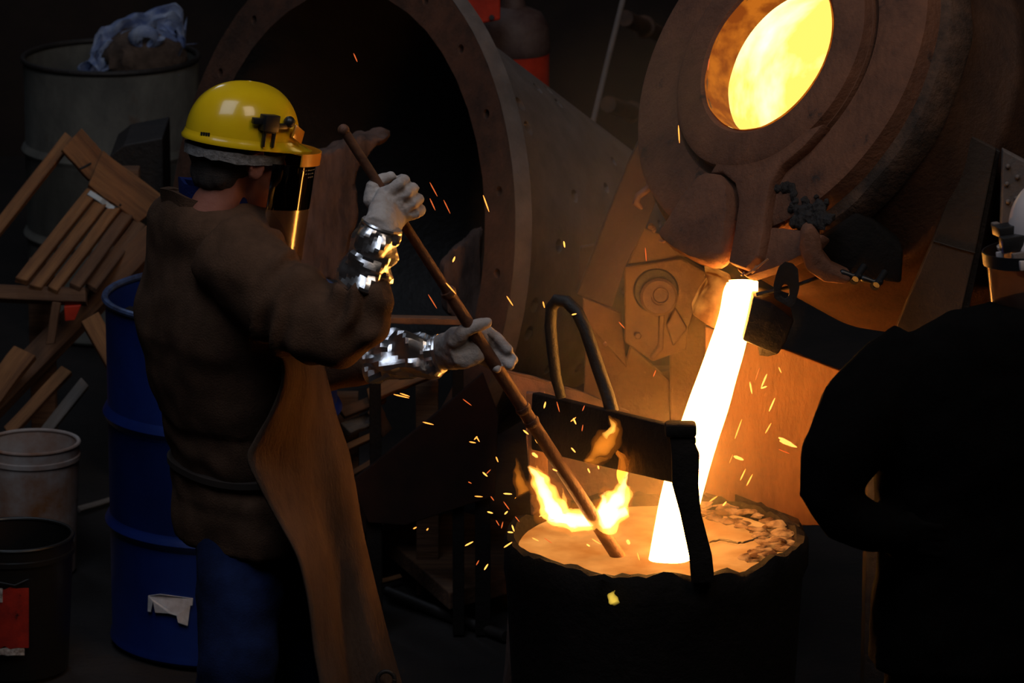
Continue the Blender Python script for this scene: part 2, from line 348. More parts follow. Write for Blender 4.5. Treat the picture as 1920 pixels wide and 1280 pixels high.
# frozen slag on the face
sl = M()
for i in range(130):
    px, py = random.gauss(1520, 16), random.gauss(402, 13)
    if i > 108: px, py = random.gauss(1474, 10), random.gauss(354, 5)
    if i > 120: px, py = random.gauss(1408, 5), random.gauss(460, 12)
    r = random.uniform(0.005, 0.010); sl.ell(face(px, py, random.uniform(-0.003, 0.003)), (r * 1.3, r, r * 1.2), 8, 6)
sl.remesh(0.0035, 2); sl.puff(lambda p, n_: 0.004 * NZ.noise(p * 130) + 0.003 * NZ.noise(p * 60))
so = sl.build('slag', SLAG, fur); so['kind'] = 'stuff'
dr = M()
for (x0, y0, x1, y1) in ((1440, 485, 1398, 515), (1418, 498, 1410, 512), (1395, 510, 1390, 516), (1252, 450, 1236, 452), (1262, 440, 1256, 452)):
    dr.tube([face(x0, y0, 0.034), face((x0 + x1) / 2, (y0 + y1) / 2 + 2, 0.036), face(x1, y1, 0.03)], [0.002, 0.0035, 0.002], 8)
do = dr.build('slag_drip', REFRACT, fur); do['kind'] = 'stuff'
# curled hook on the face edge
M().tube([A(1216, 314, 11.10), A(1225, 330, 11.08), A(1218, 352, 11.06), A(1196, 368, 11.05), A(1192, 380, 11.05), A(1204, 392, 11.05)],
         [0.010, 0.012, 0.010, 0.009, 0.010, 0.004], 10, flat=V((0, 1, 0))).build('hook', PLATE, fur)
# dark block put where shade falls, clamp arm and lug under the face
YB = face(1500, 480).y
def quad(pts, Y, t): return M().prism([A(x, y, Y) for x, y in pts], V((0, t, 0)))
quad([(1536, 458), (1556, 440), (1606, 402), (1640, 420), (1694, 470), (1690, 532), (1610, 520), (1558, 502)], YB + 0.05, 0.16).build('shade_block', POTM, fur, bevel=0.008)
quad([(1506, 432), (1524, 424), (1540, 446), (1543, 478), (1562, 502), (1600, 520), (1590, 535), (1545, 530), (1512, 508), (1500, 470)], YB - 0.02, 0.10).build('clamp_arm', CASTING, fur, bevel=0.012)
for cx, cy in ((1606, 515), (1645, 526)):
    t = M(); t.tube([A(cx + 14, cy - 16, YB + 0.02), A(cx - 2, cy + 8, YB - 0.02)], 0.008, 10)
    t.tube([A(cx - 26, cy - 4, YB - 0.01), A(cx - 8, cy + 2, YB - 0.01), A(cx + 4, cy + 3, YB - 0.01)], [0.008, 0.006, 0.008], 10, roundcap=True)
    t.lathe([(0.004, -0.008), (0.011, -0.008), (0.011, 0.006), (0.004, 0.006)], pmat(A(cx - 2, cy + 4, YB), A(cx - 6, cy + 12, YB - 0.02), VIEW) @ MX.Rotation(R_(90), 4, 'Y'), 12, closed=True)
    t.build('wing_screw', BLACK, fur)
# hanging lug with an oval eye
lug = [(1462, 494), (1478, 488), (1496, 500), (1499, 540), (1490, 572), (1480, 576), (1452, 560), (1450, 535), (1456, 510)]
lm = M(); YL = YB - 0.01; k = 24
outer = []
for j in range(k):
    a = 6.28319 * j / k; d = V((math.cos(a), math.sin(a)))
    best = 1e9
    for i in range(len(lug)):
        p, q = V(lug[i]) - V((1472, 546)), V(lug[(i + 1) % len(lug)]) - V((1472, 546)); e = q - p
        den = d.x * e.y - d.y * e.x
        if abs(den) < 1e-9: continue
        t = (p.x * e.y - p.y * e.x) / den; s_ = (p.x * d.y - p.y * d.x) / den
        if t > 0 and -1e-6 <= s_ <= 1 + 1e-6: best = min(best, t)
    outer.append((1472 + d.x * best, 546 + d.y * best))
inner = [(1472 + 8 * math.cos(6.28319 * j / k), 546 + 13 * math.sin(6.28319 * j / k)) for j in range(k)]
lm.loft([[A(x, y, YL) for x, y in outer], [A(x, y, YL + 0.022) for x, y in outer], [A(x, y, YL + 0.022) for x, y in inner], [A(x, y, YL) for x, y in inner], [A(x, y, YL) for x, y in outer]], caps=False)
lm.build('lug', DARKSTEEL, fur, bevel=0.002)
M().tube([A(1418, 552, YL + 0.03), A(1490, 536, YL + 0.03), A(1541, 517, YL + 0.03)], 0.0045, 8).build('rod', DARKSTEEL, fur)
M().tube([A(1612, 458, YB + 0.2), A(1650, 422, YB + 0.2), A(1700, 372, YB + 0.2)], 0.007, 8).build('rod', DARKSTEEL, fur)
# spout: two cheeks and a floor
YS = 10.70
quad([(1322, 514), (1345, 520), (1372, 532), (1378, 560), (1362, 600), (1340, 618), (1320, 606), (1298, 590), (1312, 560), (1330, 535)], YS - 0.01, 0.10).build('spout_cheek', LITLIP, fur, bevel=0.006)
quad([(1412, 556), (1446, 566), (1489, 600), (1474, 640), (1458, 666), (1392, 638), (1402, 600)], YS - 0.085, 0.12).build('spout_cheek', DARKSTEEL, fur, bevel=0.005)
quad([(1390, 636), (1402, 600), (1414, 560), (1404, 556), (1392, 598), (1380, 634)], YS - 0.028, 0.05).build('spout_lining', LITLIP, fur)
quad([(1340, 520), (1420, 545), (1400, 640), (1335, 612)], YS + 0.075, 0.03).build('spout_floor', REFRACT, fur)
quad([(1424, 648), (1456, 664), (1440, 668), (1424, 666)], YS + 0.0, 0.06).build('spout_foot', DARKSTEEL, fur)

# ------------------------------------------------------------------ stream of molten metal
sp = [(1391, 528, 31, 10.70), (1388, 548, 33, 10.69), (1380, 590, 34, 10.68), (1366, 640, 35, 10.665), (1345, 705, 38, 10.65), (1325, 770, 41, 10.63),
      (1305, 830, 42, 10.61), (1288, 890, 40, 10.585), (1273, 950, 39, 10.55), (1262, 1010, 40, 10.515), (1254, 1066, 43, 10.47)]
rings = []
def cr(a, b, c, d, t): return 0.5 * ((2 * b) + (-a + c) * t + (2 * a - 5 * b + 4 * c - d) * t * t + (-a + 3 * b - 3 * c + d) * t ** 3)
for i in range(len(sp) - 1):
    a, b, c, d = sp[max(i - 1, 0)], sp[i], sp[i + 1], sp[min(i + 2, len(sp) - 1)]
    for s in range(4):
        x, y, h, Y = [cr(a[q], b[q], c[q], d[q], s / 4) for q in range(4)]
        cen = A(x, y, Y); r = h / 835; ring = []
        for j in range(28):
            an = 6.28319 * j / 28; k = 1 + 0.07 * NZ.noise(V((math.cos(an) * 0.8, math.sin(an) * 0.8, y * 0.011)))
            ring.append(cen + V((math.cos(an) * r * k, math.sin(an) * r * 0.62 * k, 0)))
        rings.append(ring)
tag(M().loft(rings).build('molten_stream', STREAM), 'white-hot stream of molten metal falling from furnace spout into the pot', 'molten metal')

# ------------------------------------------------------------------ casting pot, melt, bail
PC = A(1228, 1004, 10.60); PZ = PC.z
pot = thing('casting_pot', 'black round casting pot under the stream, filled with glowing melt, with lifting bail', 'ladle', (PC.x, PC.y, 0))
PT = MX.Translation(V((PC.x, PC.y, 0)))
def lump(p):
    k = 1 + 0.035 * NZ.noise(V((p.x * 9, p.y * 9, p.z * 7))); z = p.z + (0.022 * NZ.noise(V((p.x * 13 + 5, p.y * 13, 1))) + 0.012 * NZ.noise(V((p.x * 34 + 5, p.y * 34, 1))) if p.z > PZ - 0.1 else 0)
    return V((p.x * k, p.y * k, z))
M().lathe([(0.001, 0.06), (0.27, 0.06), (0.30, 0.10), (0.325, 0.35), (0.340, PZ - 0.10), (0.350, PZ - 0.06), (0.352, PZ - 0.012), (0.343, PZ + 0.004), (0.325, PZ + 0.004), (0.315, PZ - 0.012), (0.308, PZ - 0.06), (0.27, 0.14), (0.001, 0.12)], PT, 110, lump).build('pot_wall', POTM, pot)
ml = M(); rings = []
for i in range(15):
    r = 0.001 + 0.317 * i / 14
    rings.append([V((PC.x + r * math.cos(6.28319 * j / 72), PC.y + r * math.sin(6.28319 * j / 72), PZ - 0.022 + 0.006 * NZ.noise(V((r * math.cos(6.28319 * j / 72) * 14, r * math.sin(6.28319 * j / 72) * 14, 3))))) for j in range(72)])
ml.loft(rings, caps=False); ml.build('melt', MELT, pot)
cr_ = M()
for i in range(95):
    a = random.uniform(-0.55, 1.25); r = random.uniform(0.235, 0.312); s = random.uniform(0.005, 0.015)
    cr_.ell((PC.x + r * math.cos(a), PC.y + r * math.sin(a), PZ - 0.018 + random.uniform(-0.004, 0.008) + (0.012 if r > 0.285 else 0)), (s * 2.0, s * 1.2, s * 0.45), 10, 6)
co = cr_.map(lambda p: p + V((1, 1, 1)) * 0.006 * NZ.noise(p * 45)).build('slag_crust', MELTCRUST, pot); co['kind'] = 'stuff'
ck = M(); pts = []
for i in range(26):
    t = i / 25; pts.append(G(1330 + 112 * t, 1017 - 4 * math.sin(t * 9) - 7 * t + 2 * NZ.noise(V((t * 30, 0, 0))), PZ - 0.015))
ck.tube(pts, [0.0022 + 0.0015 * abs(NZ.noise(V((i * 0.7, 4, 0)))) for i in range(26)], 6).build('crust_seam', DARKSTEEL, pot)
# pot stands on a low plinth
pl = M().box((PC.x, PC.y, 0.03), (0.66, 0.66, 0.064)); pl.build('foot', DARKSTEEL, pot, bevel=0.01)
# bail: front leg, cross beam, far leg, lifting eye
LF = [A(1318, 1090, 10.245), A(1312, 1040, 10.245), A(1296, 960, 10.25), A(1284, 905, 10.255), A(1284, 850, 10.26), A(1272, 800, 10.27)]
lg = M(); hw = [22, 20, 21, 24, 25, 20]
rr = []
for i, p in enumerate(LF):
    h = hw[i] / 835; bump = 0.004 * math.sin(i * 2.2)
    rr.append([p + V((-h, -0.014, 0)), p + V((h + bump, -0.014, 0)), p + V((h + bump, 0.014, 0)), p + V((-h, 0.014, 0))])
lg.loft(rr); lg.build('bail_leg', POTM, pot, bevel=0.004)
for (x, y) in ((1297, 826), (1302, 862), (1300, 888), (1300, 915)):
    M().ell(A(x, y, 10.262), (0.010, 0.012, 0.014), 10, 7).build('bail_bolt', POTM, pot)
B0, B1 = A(1276, 800, 10.27), A(1004, 735, 10.84)
B0b, B1b = A(1272, 905, 10.27), A(1004, 842, 10.84)
sd = (B1 - B0).cross(V((0, 0, 1))).normalized() * 0.012
M().loft([[B0 + sd, B0 - sd, B0b - sd, B0b + sd], [B0.lerp(B1, .5) + sd, B0.lerp(B1, .5) - sd, B0b.lerp(B1b, .5) - sd, B0b.lerp(B1b, .5) + sd], [B1 + sd, B1 - sd, B1b - sd, B1b + sd]]).build('bail_beam', POTM, pot, bevel=0.004)
M().box((B0 + V((0, 0, -0.005))), (0.07, 0.05, 0.03)).build('bail_shoulder', POTM, pot, bevel=0.008)
F0, F1 = B1, A(1012, 925, 10.87)
M().loft([[F0 + V((-.022, -.012, 0)), F0 + V((.022, -.012, 0)), F0 + V((.022, .012, 0)), F0 + V((-.022, .012, 0))],
          [F1 + V((-.022, -.012, 0)), F1 + V((.022, -.012, 0)), F1 + V((.022, .012, 0)), F1 + V((-.022, .012, 0))]]).build('bail_leg', PLATE, pot, bevel=0.003)  # lighter orange steel than the near leg: light put into its colour
ey = [(1148, 772), (1140, 742), (1127, 705), (1112, 660), (1098, 618), (1082, 584), (1062, 565), (1044, 563), (1034, 576), (1032, 610), (1036, 655), (1042, 705), (1052, 745)]
Mid = lambda t: B0.lerp(B1, t).y
pts = [A(x, y, Mid(0.47) + 0.02 + 0.10 * min(1, i / 8)) for i, (x, y) in enumerate(ey)]
M().tube(pts, [0.016, 0.016, 0.0155, 0.0155, 0.015, 0.015, 0.015, 0.015, 0.014, 0.014, 0.0135, 0.013, 0.012], 14).build('lifting_eye', DARKSTEEL, pot)

# ------------------------------------------------------------------ flames over the melt
def flame(pts, rad, kind, label, tongues=()):
    o = thing('flame', label, 'flame', A(*pts[0]), 'flames over the pot')
    def one(name, pts, rad, k, m):
        P = [A(*p) for p in pts]; n_ = len(P); q = []; rr = []
        for i in range((n_ - 1) * 7 + 1):
            t = i / 7; a = min(int(t), n_ - 2); f_ = t - a
            ia, ib, ic, id_ = max(a - 1, 0), a, a + 1, min(a + 2, n_ - 1)
            q.append(V([cr(P[ia][c], P[ib][c], P[ic][c], P[id_][c], f_) for c in range(3)]))
            r = max(cr(rad[ia], rad[ib], rad[ic], rad[id_], f_), 1.2) / 835 * k * (1 + 0.35 * NZ.noise(q[-1] * 40)); rr.append((r, r * 0.7))
        w = M().tube(q, rr, 20, flat=V((1, 0, 0)), roundcap=False)
        w.map(lambda v: v + V((NZ.noise(v * 30), 0.5 * NZ.noise(v * 30 + V((3, 0, 0))), NZ.noise(v * 30 + V((7, 0, 0))))) * 0.011 * k + V((NZ.noise(v * 85), 0, NZ.noise(v * 85 + V((7, 0, 0))))) * 0.004)
        w.build(name, m, o)
    lay = {'w': (('core', 0.62, FLAMEW), ('mantle', 1.0, FLAMEY), ('outer_veil', 1.45, FLAMEV)), 'y': (('core', 0.5, FLAMEW), ('mantle', 0.95, FLAMEY), ('outer_veil', 1.4, FLAMEV)),
           'o': (('mantle', 0.7, FLAMEO), ('outer_veil', 1.2, FLAMEV)), 'g': (('core', 1.0, FLAMEG),)}[kind]
    for name, k, m in lay: one(name, pts, rad, k, m)
    for tp, tr in tongues: one('tongue', tp, tr, 1.0, FLAMEY)
    return o
flame([(1080, 982, 10.46), (1052, 972, 10.46), (1034, 950, 10.46), (1018, 918, 10.46), (1006, 894, 10.46), (994, 876, 10.46)], [12, 24, 24, 19, 15, 3], 'y', 'tall curved yellow flame at the left rim of the pot',
      [([(1062, 960, 10.45), (1058, 940, 10.45), (1050, 918, 10.45)], [10, 7, 1]), ([(1022, 905, 10.45), (1010, 888, 10.45), (1012, 874, 10.45)], [8, 6, 1])])
flame([(1030, 968, 10.47), (1060, 973, 10.47), (1100, 976, 10.47), (1140, 970, 10.47), (1172, 958, 10.47)], [12, 22, 19, 27, 14], 'w', 'white flame lying across the melt around the pole')
flame([(1126, 978, 10.48), (1146, 952, 10.48), (1162, 928, 10.48), (1172, 905, 10.48), (1182, 882, 10.48)], [12, 24, 19, 10, 2], 'y', 'pointed flame right of the pole on the melt',
      [([(1148, 950, 10.47), (1146, 930, 10.47), (1150, 914, 10.47)], [10, 7, 1]), ([(1166, 945, 10.47), (1178, 928, 10.47), (1176, 908, 10.47)], [9, 7, 1])])
flame([(1124, 972, 10.48), (1130, 950, 10.48), (1134, 922, 10.48)], [14, 11, 2], 'y', 'small flame tip directly beside the pole')
flame([(1100, 868, 10.43), (1120, 846, 10.43), (1142, 824, 10.43), (1152, 804, 10.43), (1140, 776, 10.43)], [3, 17, 20, 15, 2], 'o', 'loose orange flame floating in front of the bail beam',
      [([(1134, 818, 10.42), (1146, 800, 10.42), (1142, 782, 10.42)], [6, 7, 1])])
flame([(1098, 862, 10.43), (1118, 866, 10.43), (1138, 854, 10.43)], [3, 10, 3], 'o', 'short flat orange flame below the floating one')
flame([(1164, 905, 10.44), (1168, 880, 10.44), (1160, 840, 10.44)], [3, 9, 2], 'o', 'faint thin flame standing over the pole end')
flame([(982, 925, 10.48), (972, 895, 10.48), (966, 862, 10.48)], [12, 11, 2], 'o', 'dim orange flame outside the left rim of the pot')
flame([(1149, 1133, 10.23), (1146, 1120, 10.23), (1155, 1104, 10.23)], [9, 9, 2], 'g', 'little yellow-green flame leaking through the pot wall')

# ------------------------------------------------------------------ furnace stand behind the stream
std = thing('furnace_stand', 'steel stand with a round bearing carrying the furnace, behind the stream', 'stand', (A(1235, 560, 11.55).x, 11.55, 0))
def sheet(name, pts, Y, t, m, parent, bev=0.004, dY=None):
    P = [A(x, y, Y + (dY[i] if dY else 0)) for i, (x, y) in enumerate(pts)]
    return M().prism(P, V((0, t, 0))).build(name, m, parent, False, bev)
sheet('bearing_plate', [(1171, 501), (1277, 484), (1325, 512), (1322, 575), (1300, 590), (1289, 617), (1287, 655), (1262, 664), (1224, 678), (1171, 642)], 11.50, 0.04, STANDM, std)
def ringat(px, py, Y, prof, n=40): 
    return M().lathe(prof, frame(A(px, py, Y), V((1, 0, 0)), V((0, 0.2, 0.98)).normalized(), V((0, -0.98, 0.2)).normalized()), n)
ringat(1230, 545, 11.49, [(0.001, 0.006), (0.052, 0.006), (0.056, 0.0), (0.056, -0.02)]).build('seat_shade', DARKSTEEL, std)  # dark disc standing in for the shaded recess around the bearing
ringat(1235, 556, 11.49, [(0.016, 0.03), (0.020, 0.034), (0.040, 0.034), (0.046, 0.028), (0.046, -0.02)]).build('bearing', STANDM, std)
ringat(1238, 552, 11.49, [(0.001, 0.032), (0.017, 0.032), (0.020, 0.038), (0.0225, 0.038), (0.0225, 0.0)]).build('shaft_end', STANDM, std)
ringat(1196, 629, 11.49, [(0.001, 0.02), (0.007, 0.02), (0.009, 0.016), (0.009, -0.01)], 6).build('bolt', STANDM, std)
sheet('web', [(1236, 590), (1246, 590), (1244, 655), (1226, 676), (1218, 672), (1234, 650)], 11.48, 0.03, STANDM, std)
sheet('gusset', [(1266, 578), (1289, 617), (1262, 650), (1250, 610)], 11.47, 0.02, STANDM, std)
sheet('side_sheet', [(1092, 557), (1165, 588), (1175, 690), (1140, 652), (1094, 600)], 11.62, 0.02, STANDM, std)
sheet('lower_sheet', [(1098, 606), (1175, 672), (1182, 648), (1262, 720), (1262, 960), (1090, 960)], 11.66, 0.02, STANDM, std)
sheet('upright', [(1268, 576), (1330, 560), (1330, 960), (1256, 960), (1256, 660)], 11.60, 0.03, STANDM, std)
sheet('diagonal_plate', [(1205, 250), (1250, 330), (1210, 428), (1173, 498), (1148, 577), (1081, 553), (1114, 465), (1140, 400), (1180, 300)], 11.42, 0.03, DIAGM, std, dY=[-0.03, -0.08, -0.05, -0.02, 0.0, 0.08, 0.05, 0.02, -0.02])
sheet('back_plate', [(1088, 463), (1118, 458), (1118, 560), (1084, 520)], 11.6, 0.02, STANDM, std)
sheet('bracket', [(1176, 497), (1206, 426), (1240, 440), (1300, 480), (1270, 484)], 11.52, 0.02, STANDM, std)
for (x, y, s) in ((1221, 424, 0.008), (1227, 431, 0.006), (1135, 645, 0.006), (1206, 431, 0.004)):
    M().ell(A(x, y, 11.40), (s, s, s), 8, 6).map(lambda p: p + V((1, 0, 1)) * 0.003 * NZ.noise(p * 90)).build('weld_lump', REFRACT, std)
M().box((A(1235, 700, 11.7).x, 11.72, 0.40), (0.30, 0.06, 0.80)).build('column', RUST, std, bevel=0.005)
M().box((A(1235, 700, 11.7).x, 11.72, 0.015), (0.46, 0.3, 0.03)).build('base_plate', RUST, std, bevel=0.004)

# splash plate right of the stream
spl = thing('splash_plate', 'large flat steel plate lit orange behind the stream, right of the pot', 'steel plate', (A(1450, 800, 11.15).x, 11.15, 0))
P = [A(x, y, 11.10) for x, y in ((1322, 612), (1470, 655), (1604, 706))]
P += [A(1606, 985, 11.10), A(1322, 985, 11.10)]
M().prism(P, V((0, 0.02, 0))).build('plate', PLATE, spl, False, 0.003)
M().prism([A(1380, 938, 11.0), A(1500, 985, 10.92), A(1512, 1010, 10.92), A(1380, 962, 11.0)], V((0, 0.06, 0))).build('lower_edge', DARKSTEEL, spl, False, 0.003)
for x in (1350, 1450):
    M().box((A(x, 900, 11.14).x, 11.145, 0.40), (0.04, 0.04, 0.80)).build('post', DARKSTEEL, spl, bevel=0.003)
# low brown sheet left of the pot beam
ls = thing('leaning_sheet', 'brown steel sheet leaning behind the bail of the pot', 'steel plate', (A(1060, 760, 11.3).x, 11.3, 0))
P = [A(925, 690, 11.30), A(1000, 706, 11.30), A(1100, 738, 11.30), A(1180, 772, 11.30)]
P += [V((P[3].x, 11.15, 0)), V((P[1].x + 0.03, 11.15, 0)), A(985, 800, 11.25)]
M().prism(P, V((0, 0.012, 0))).build('sheet', RUST, ls, False, 0.002)

# ------------------------------------------------------------------ big flanged cone on its side
CO = A(625, 450, 12.80); CN = camvec(-0.79, 0.03, 0.61).normalized()
cy_ = (V((0, 0, 1)) - CN * CN.z).normalized(); CM = frame(CO, cy_.cross(CN), cy_, CN)
cone = thing('conical_shell', 'big rusty flanged cone lying on its side, perforated with small holes', 'steel shell', matrix=CM)
def perforated(prof, n, holes, depth, frac, m4):
    """lathe grid whose chosen cells are inset and pushed inwards as round holes"""
    bm = bmesh.new(); g = [[bm.verts.new((r * math.cos(6.28319 * j / n), r * math.sin(6.28319 * j / n), z)) for j in range(n)] for r, z in prof]
    fs = {}
    for i in range(len(prof) - 1):
        for j in range(n): fs[(i, j)] = bm.faces.new((g[i][j], g[i][(j + 1) % n], g[i + 1][(j + 1) % n], g[i + 1][j]))
    bm.normal_update(); vo = []
    for (i, j), f in fs.items():
        if not holes(i, j): continue
        c = f.calc_center_median(); nrm = f.normal.copy(); n0 = f.normal.copy()
        if nrm.dot(V((c.x, c.y, 0)).normalized() + V((0, 0, 0.9))) < 0: nrm.negate()
        e = (f.verts[1].co - f.verts[0].co).normalized(); b = n0.cross(e)
        rad = min((f.verts[1].co - f.verts[0].co).length, (f.verts[2].co - f.verts[1].co).length) * frac
        old = list(f.verts); bm.faces.remove(f)
        c = c + (e * random.uniform(-.15, .15) + b * random.uniform(-.15, .15)) * rad
        a0 = [math.atan2((v.co - c).dot(b), (v.co - c).dot(e)) for v in old]
        k = 12; rim = [bm.verts.new(c + (e * math.cos(a0[0] + 6.28319 * q / k) + b * math.sin(a0[0] + 6.28319 * q / k)) * rad) for q in range(k)]
        bot = [bm.verts.new(v.co - nrm * depth) for v in rim]
        for q in range(k):
            bm.faces.new((rim[q], bot[q], bot[(q + 1) % k], rim[(q + 1) % k]))
        bm.faces.new(bot)
        for s in range(4):
            bm.faces.new((old[s], old[(s + 1) % 4], rim[(3 * s + 3) % k], rim[3 * s + 2], rim[3 * s + 1], rim[3 * s]))
    mm = M(); bm.verts.index_update(); mm.add([m4 @ v.co for v in bm.verts], [[v.index for v in f.verts] for f in bm.faces]); bm.free(); return mm
RO, RI = 0.815, 0.685
perforated([(RO, 0.0), (RI, 0.0)], 44, lambda i, j: j % 2 == 0, 0.05, 0.115, CM).build('flange_face', RUST, cone, angle=30)
M().lathe([(RO, 0.0), (RO, -0.055), (0.73, -0.06)], CM, 88).build('flange_rim', GREYSTEEL, cone)
L0, L1, r0, r1 = -0.06, -0.92, 0.735, 0.33
prof = [(r0 + (r1 - r0) * i / 9, L0 + (L1 - L0) * i / 9) for i in range(10)]
perforated(prof, 52, lambda i, j: (i * 3 + j * 2 + (i * j) % 3) % 5 == 0 and i > 0, 0.045, 0.26, CM).build('cone_wall', GREYSTEEL, cone, angle=30)
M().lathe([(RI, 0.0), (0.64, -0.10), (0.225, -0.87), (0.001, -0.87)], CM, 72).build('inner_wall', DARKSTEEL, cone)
M().lathe([(r1, L1), (r1 - 0.02, L1 - 0.02), (0.001, L1 - 0.02)], CM, 60).build('end_cap', RUST, cone)
# rough lining left in the bore
sb = M()
def slab(poly, Y, t, name, m):
    q = M().prism([A(x, y, Y) for x, y in poly], V((0, t, 0))).remesh(0.009, 3)
    q.puff(lambda p, n_: 0.012 * NZ.noise(V((p.x * 16, p.y * 16, p.z * 5))) + 0.009 * NZ.noise(V((p.x * 45, p.y * 45, p.z * 16))))
    return q.build(name, m, None)
t = slab([(734, 258), (706, 254), (676, 258), (640, 274), (596, 290), (578, 330), (560, 420), (556, 520), (640, 530), (655, 450), (672, 400), (660, 350), (668, 320), (690, 292), (716, 270)], 12.45, 0.09, 'lining_slab', BARK)
tag(t, 'jagged grey-brown lining slab with a curved tip, standing inside the flanged cone', 'slab')
t = slab([(830, 500), (850, 472), (885, 440), (905, 430), (905, 600), (880, 610), (836, 590)], 12.42, 0.07, 'lining_slab', BARK)
tag(t, 'dark reddish lining slab lodged low at the right side of the cone bore', 'slab')

# ------------------------------------------------------------------ things behind
tk = thing('gas_cylinder', 'red gas cylinder with a worn grey shoulder behind the flanged cone', 'tank', (A(962, 110, 14.6).x, 14.6, 0))
TT = MX.Translation(V((A(962, 110, 14.6).x, 14.6, 0))); tz = A(962, 12, 14.6).z
M().lathe([(0.001, 0.0), (0.11, 0.0), (0.112, 0.03), (0.112, tz - 0.145)], TT, 40).build('cylinder', REDPAINT, tk)
M().lathe([(0.112, tz - 0.145), (0.115, tz - 0.14), (0.115, tz - 0.12), (0.110, tz - 0.06), (0.088, tz - 0.02), (0.04, tz), (0.03, tz + 0.05), (0.001, tz + 0.05)], TT, 40).build('shoulder', TANKTOP, tk)
rb = thing('red_box', 'bright red steel box on a post, left of the red gas cylinder', 'box', (A(895, 10, 14.3).x, 14.3, 0))
sheet('cover', [(838, -60), (938, -60), (938, 38), (862, 52), (838, 52)], 14.3, 0.12, REDPAINT, rb, 0.006)
M().box((A(880, 10, 14.36).x, 14.37, 0.62), (0.05, 0.05, 1.24)).build('post', DARKSTEEL, rb)
ringat(922, 33, 14.3, [(0.001, 0.01), (0.008, 0.01), (0.009, 0.0)], 10).build('bolt', DARKSTEEL, rb)
rod = M().tube([A(1104, 262, 14.0), A(1138, 120, 14.1), A(1168, 0, 14.2), A(1205, -150, 14.35), A(1260, -380, 14.55)], 0.009, 10)
rod.tube([A(1104, 262, 14.0), A(1080, 330, 13.95), A(1030, 650, 13.8)], 0.009, 10)
tag(rod.build('steel_bar', GREYSTEEL), 'thin grey steel bar leaning upright behind the cone, left of the furnace', 'bar')
for i, (a, b, lab) in enumerate((((1172, 34), (1300, 92), 'upper of two rusty pipes on the back wall beside the furnace'), ((1140, 195), (1300, 250), 'lower of two rusty pipes on the back wall beside the furnace'))):
    pr = thing('wall_pipe', lab, 'pipe', A(*a, 16.2), 'wall pipes')
    M().tube([A(*a, 16.0), A(*b, 17.9)], 0.028, 14).build('pipe', RUST, pr)
    M().lathe([(0.028, 0), (0.04, 0), (0.04, 0.03), (0.028, 0.03)], pmat(A(*a, 16.0), A(*b, 17.9), V((0, 0, 1))) @ MX.Rotation(R_(90), 4, 'Y') @ MX.Translation((0, 0, -0.5)), 16, closed=True).build('coupling', RUST, pr)
hb = M()
hb.prism([A(690, 594, 12.0), A(872, 598, 12.0), A(872, 610, 12.0), A(690, 606, 12.0)], V((0, 0.03, 0)))
tre = thing('trestle', 'reddish level bar on two dark legs standing before the flanged cone', 'trestle', (A(780, 600, 12.0).x, 12.0, 0))
hb.build('top_bar', PLATE, tre, False, 0.002)
for x in (702, 858): M().box((A(x, 600, 12.0).x, 12.016, 0.405), (0.03, 0.03, 0.81)).build('leg', POTM, tre, False, 0.002)

# ------------------------------------------------------------------ drums and pails
def drum(name, label, cx, Y, rx, rz, rib_z, m, mr, wall=0.006):
    x = A(cx, 600, Y).x; T = MX.Translation(V((x, Y, 0)))
    r = thing(name, label, 'drum', (x, Y, 0))
    prof = [(0.001, 0.015), (rx - 0.01, 0.015), (rx, 0.0), (rx + 0.006, 0.008), (rx + 0.004, 0.02), (rx, 0.03)]
    for z in rib_z: prof += [(rx, z - 0.022), (rx + 0.007, z - 0.012), (rx + 0.013, z), (rx + 0.007, z + 0.012), (rx, z + 0.022)]
    prof += [(rx, rz - 0.015)]
    M().lathe(prof, T, 72).build('barrel', m, r)
    M().lathe([(rx - wall, rz - 0.02), (rx - wall, 0.02), (0.001, 0.02)], T, 72).build('inside', m, r)
    M().lathe([(rx + 0.009 * math.cos(q * 0.7854) + 0.001, rz - 0.009 + 0.009 * math.sin(q * 0.7854)) for q in range(8)], T, 72, closed=True).build('rim', mr, r)
    return r, x
bd, bx = drum('oil_drum', 'blue steel drum with two ribs, standing behind the worker', 415, 12.02, 0.298, 0.925, (0.615, 0.325), BLUEDRUM, BLUERIM)
T = MX.Translation(V((bx, 12.02, 0)))
M().lathe([(0.288, 0.84), (0.2, 0.855), (0.1, 0.845), (0.001, 0.85)], T, 48, lambda p: p + V((0, 0, 0.02 * NZ.noise(p * 12)))).build('filling', SLAG, bd)
lb = []
for (px, py) in ((278, 1116), (300, 1113), (362, 1121), (361, 1134), (357, 1134), (352, 1172), (334, 1166), (331, 1153), (318, 1149), (291, 1147), (287, 1126), (283, 1146), (277, 1145)):
    d = ray(px, py); o2 = V((CAM.x - bx, CAM.y - 12.02)); dx = V((d.x, d.y)); a_ = dx.dot(dx); b_ = 2 * o2.dot(dx); c_ = o2.dot(o2) - 0.303 ** 2
    t_ = (-b_ - math.sqrt(max(b_ * b_ - 4 * a_ * c_, 0))) / (2 * a_); lb.append(CAM + d * t_)
M().prism(lb, V((0, -0.004, 0))).build('torn_label', PAPER, bd, False, label='torn white paper label low on the drum')
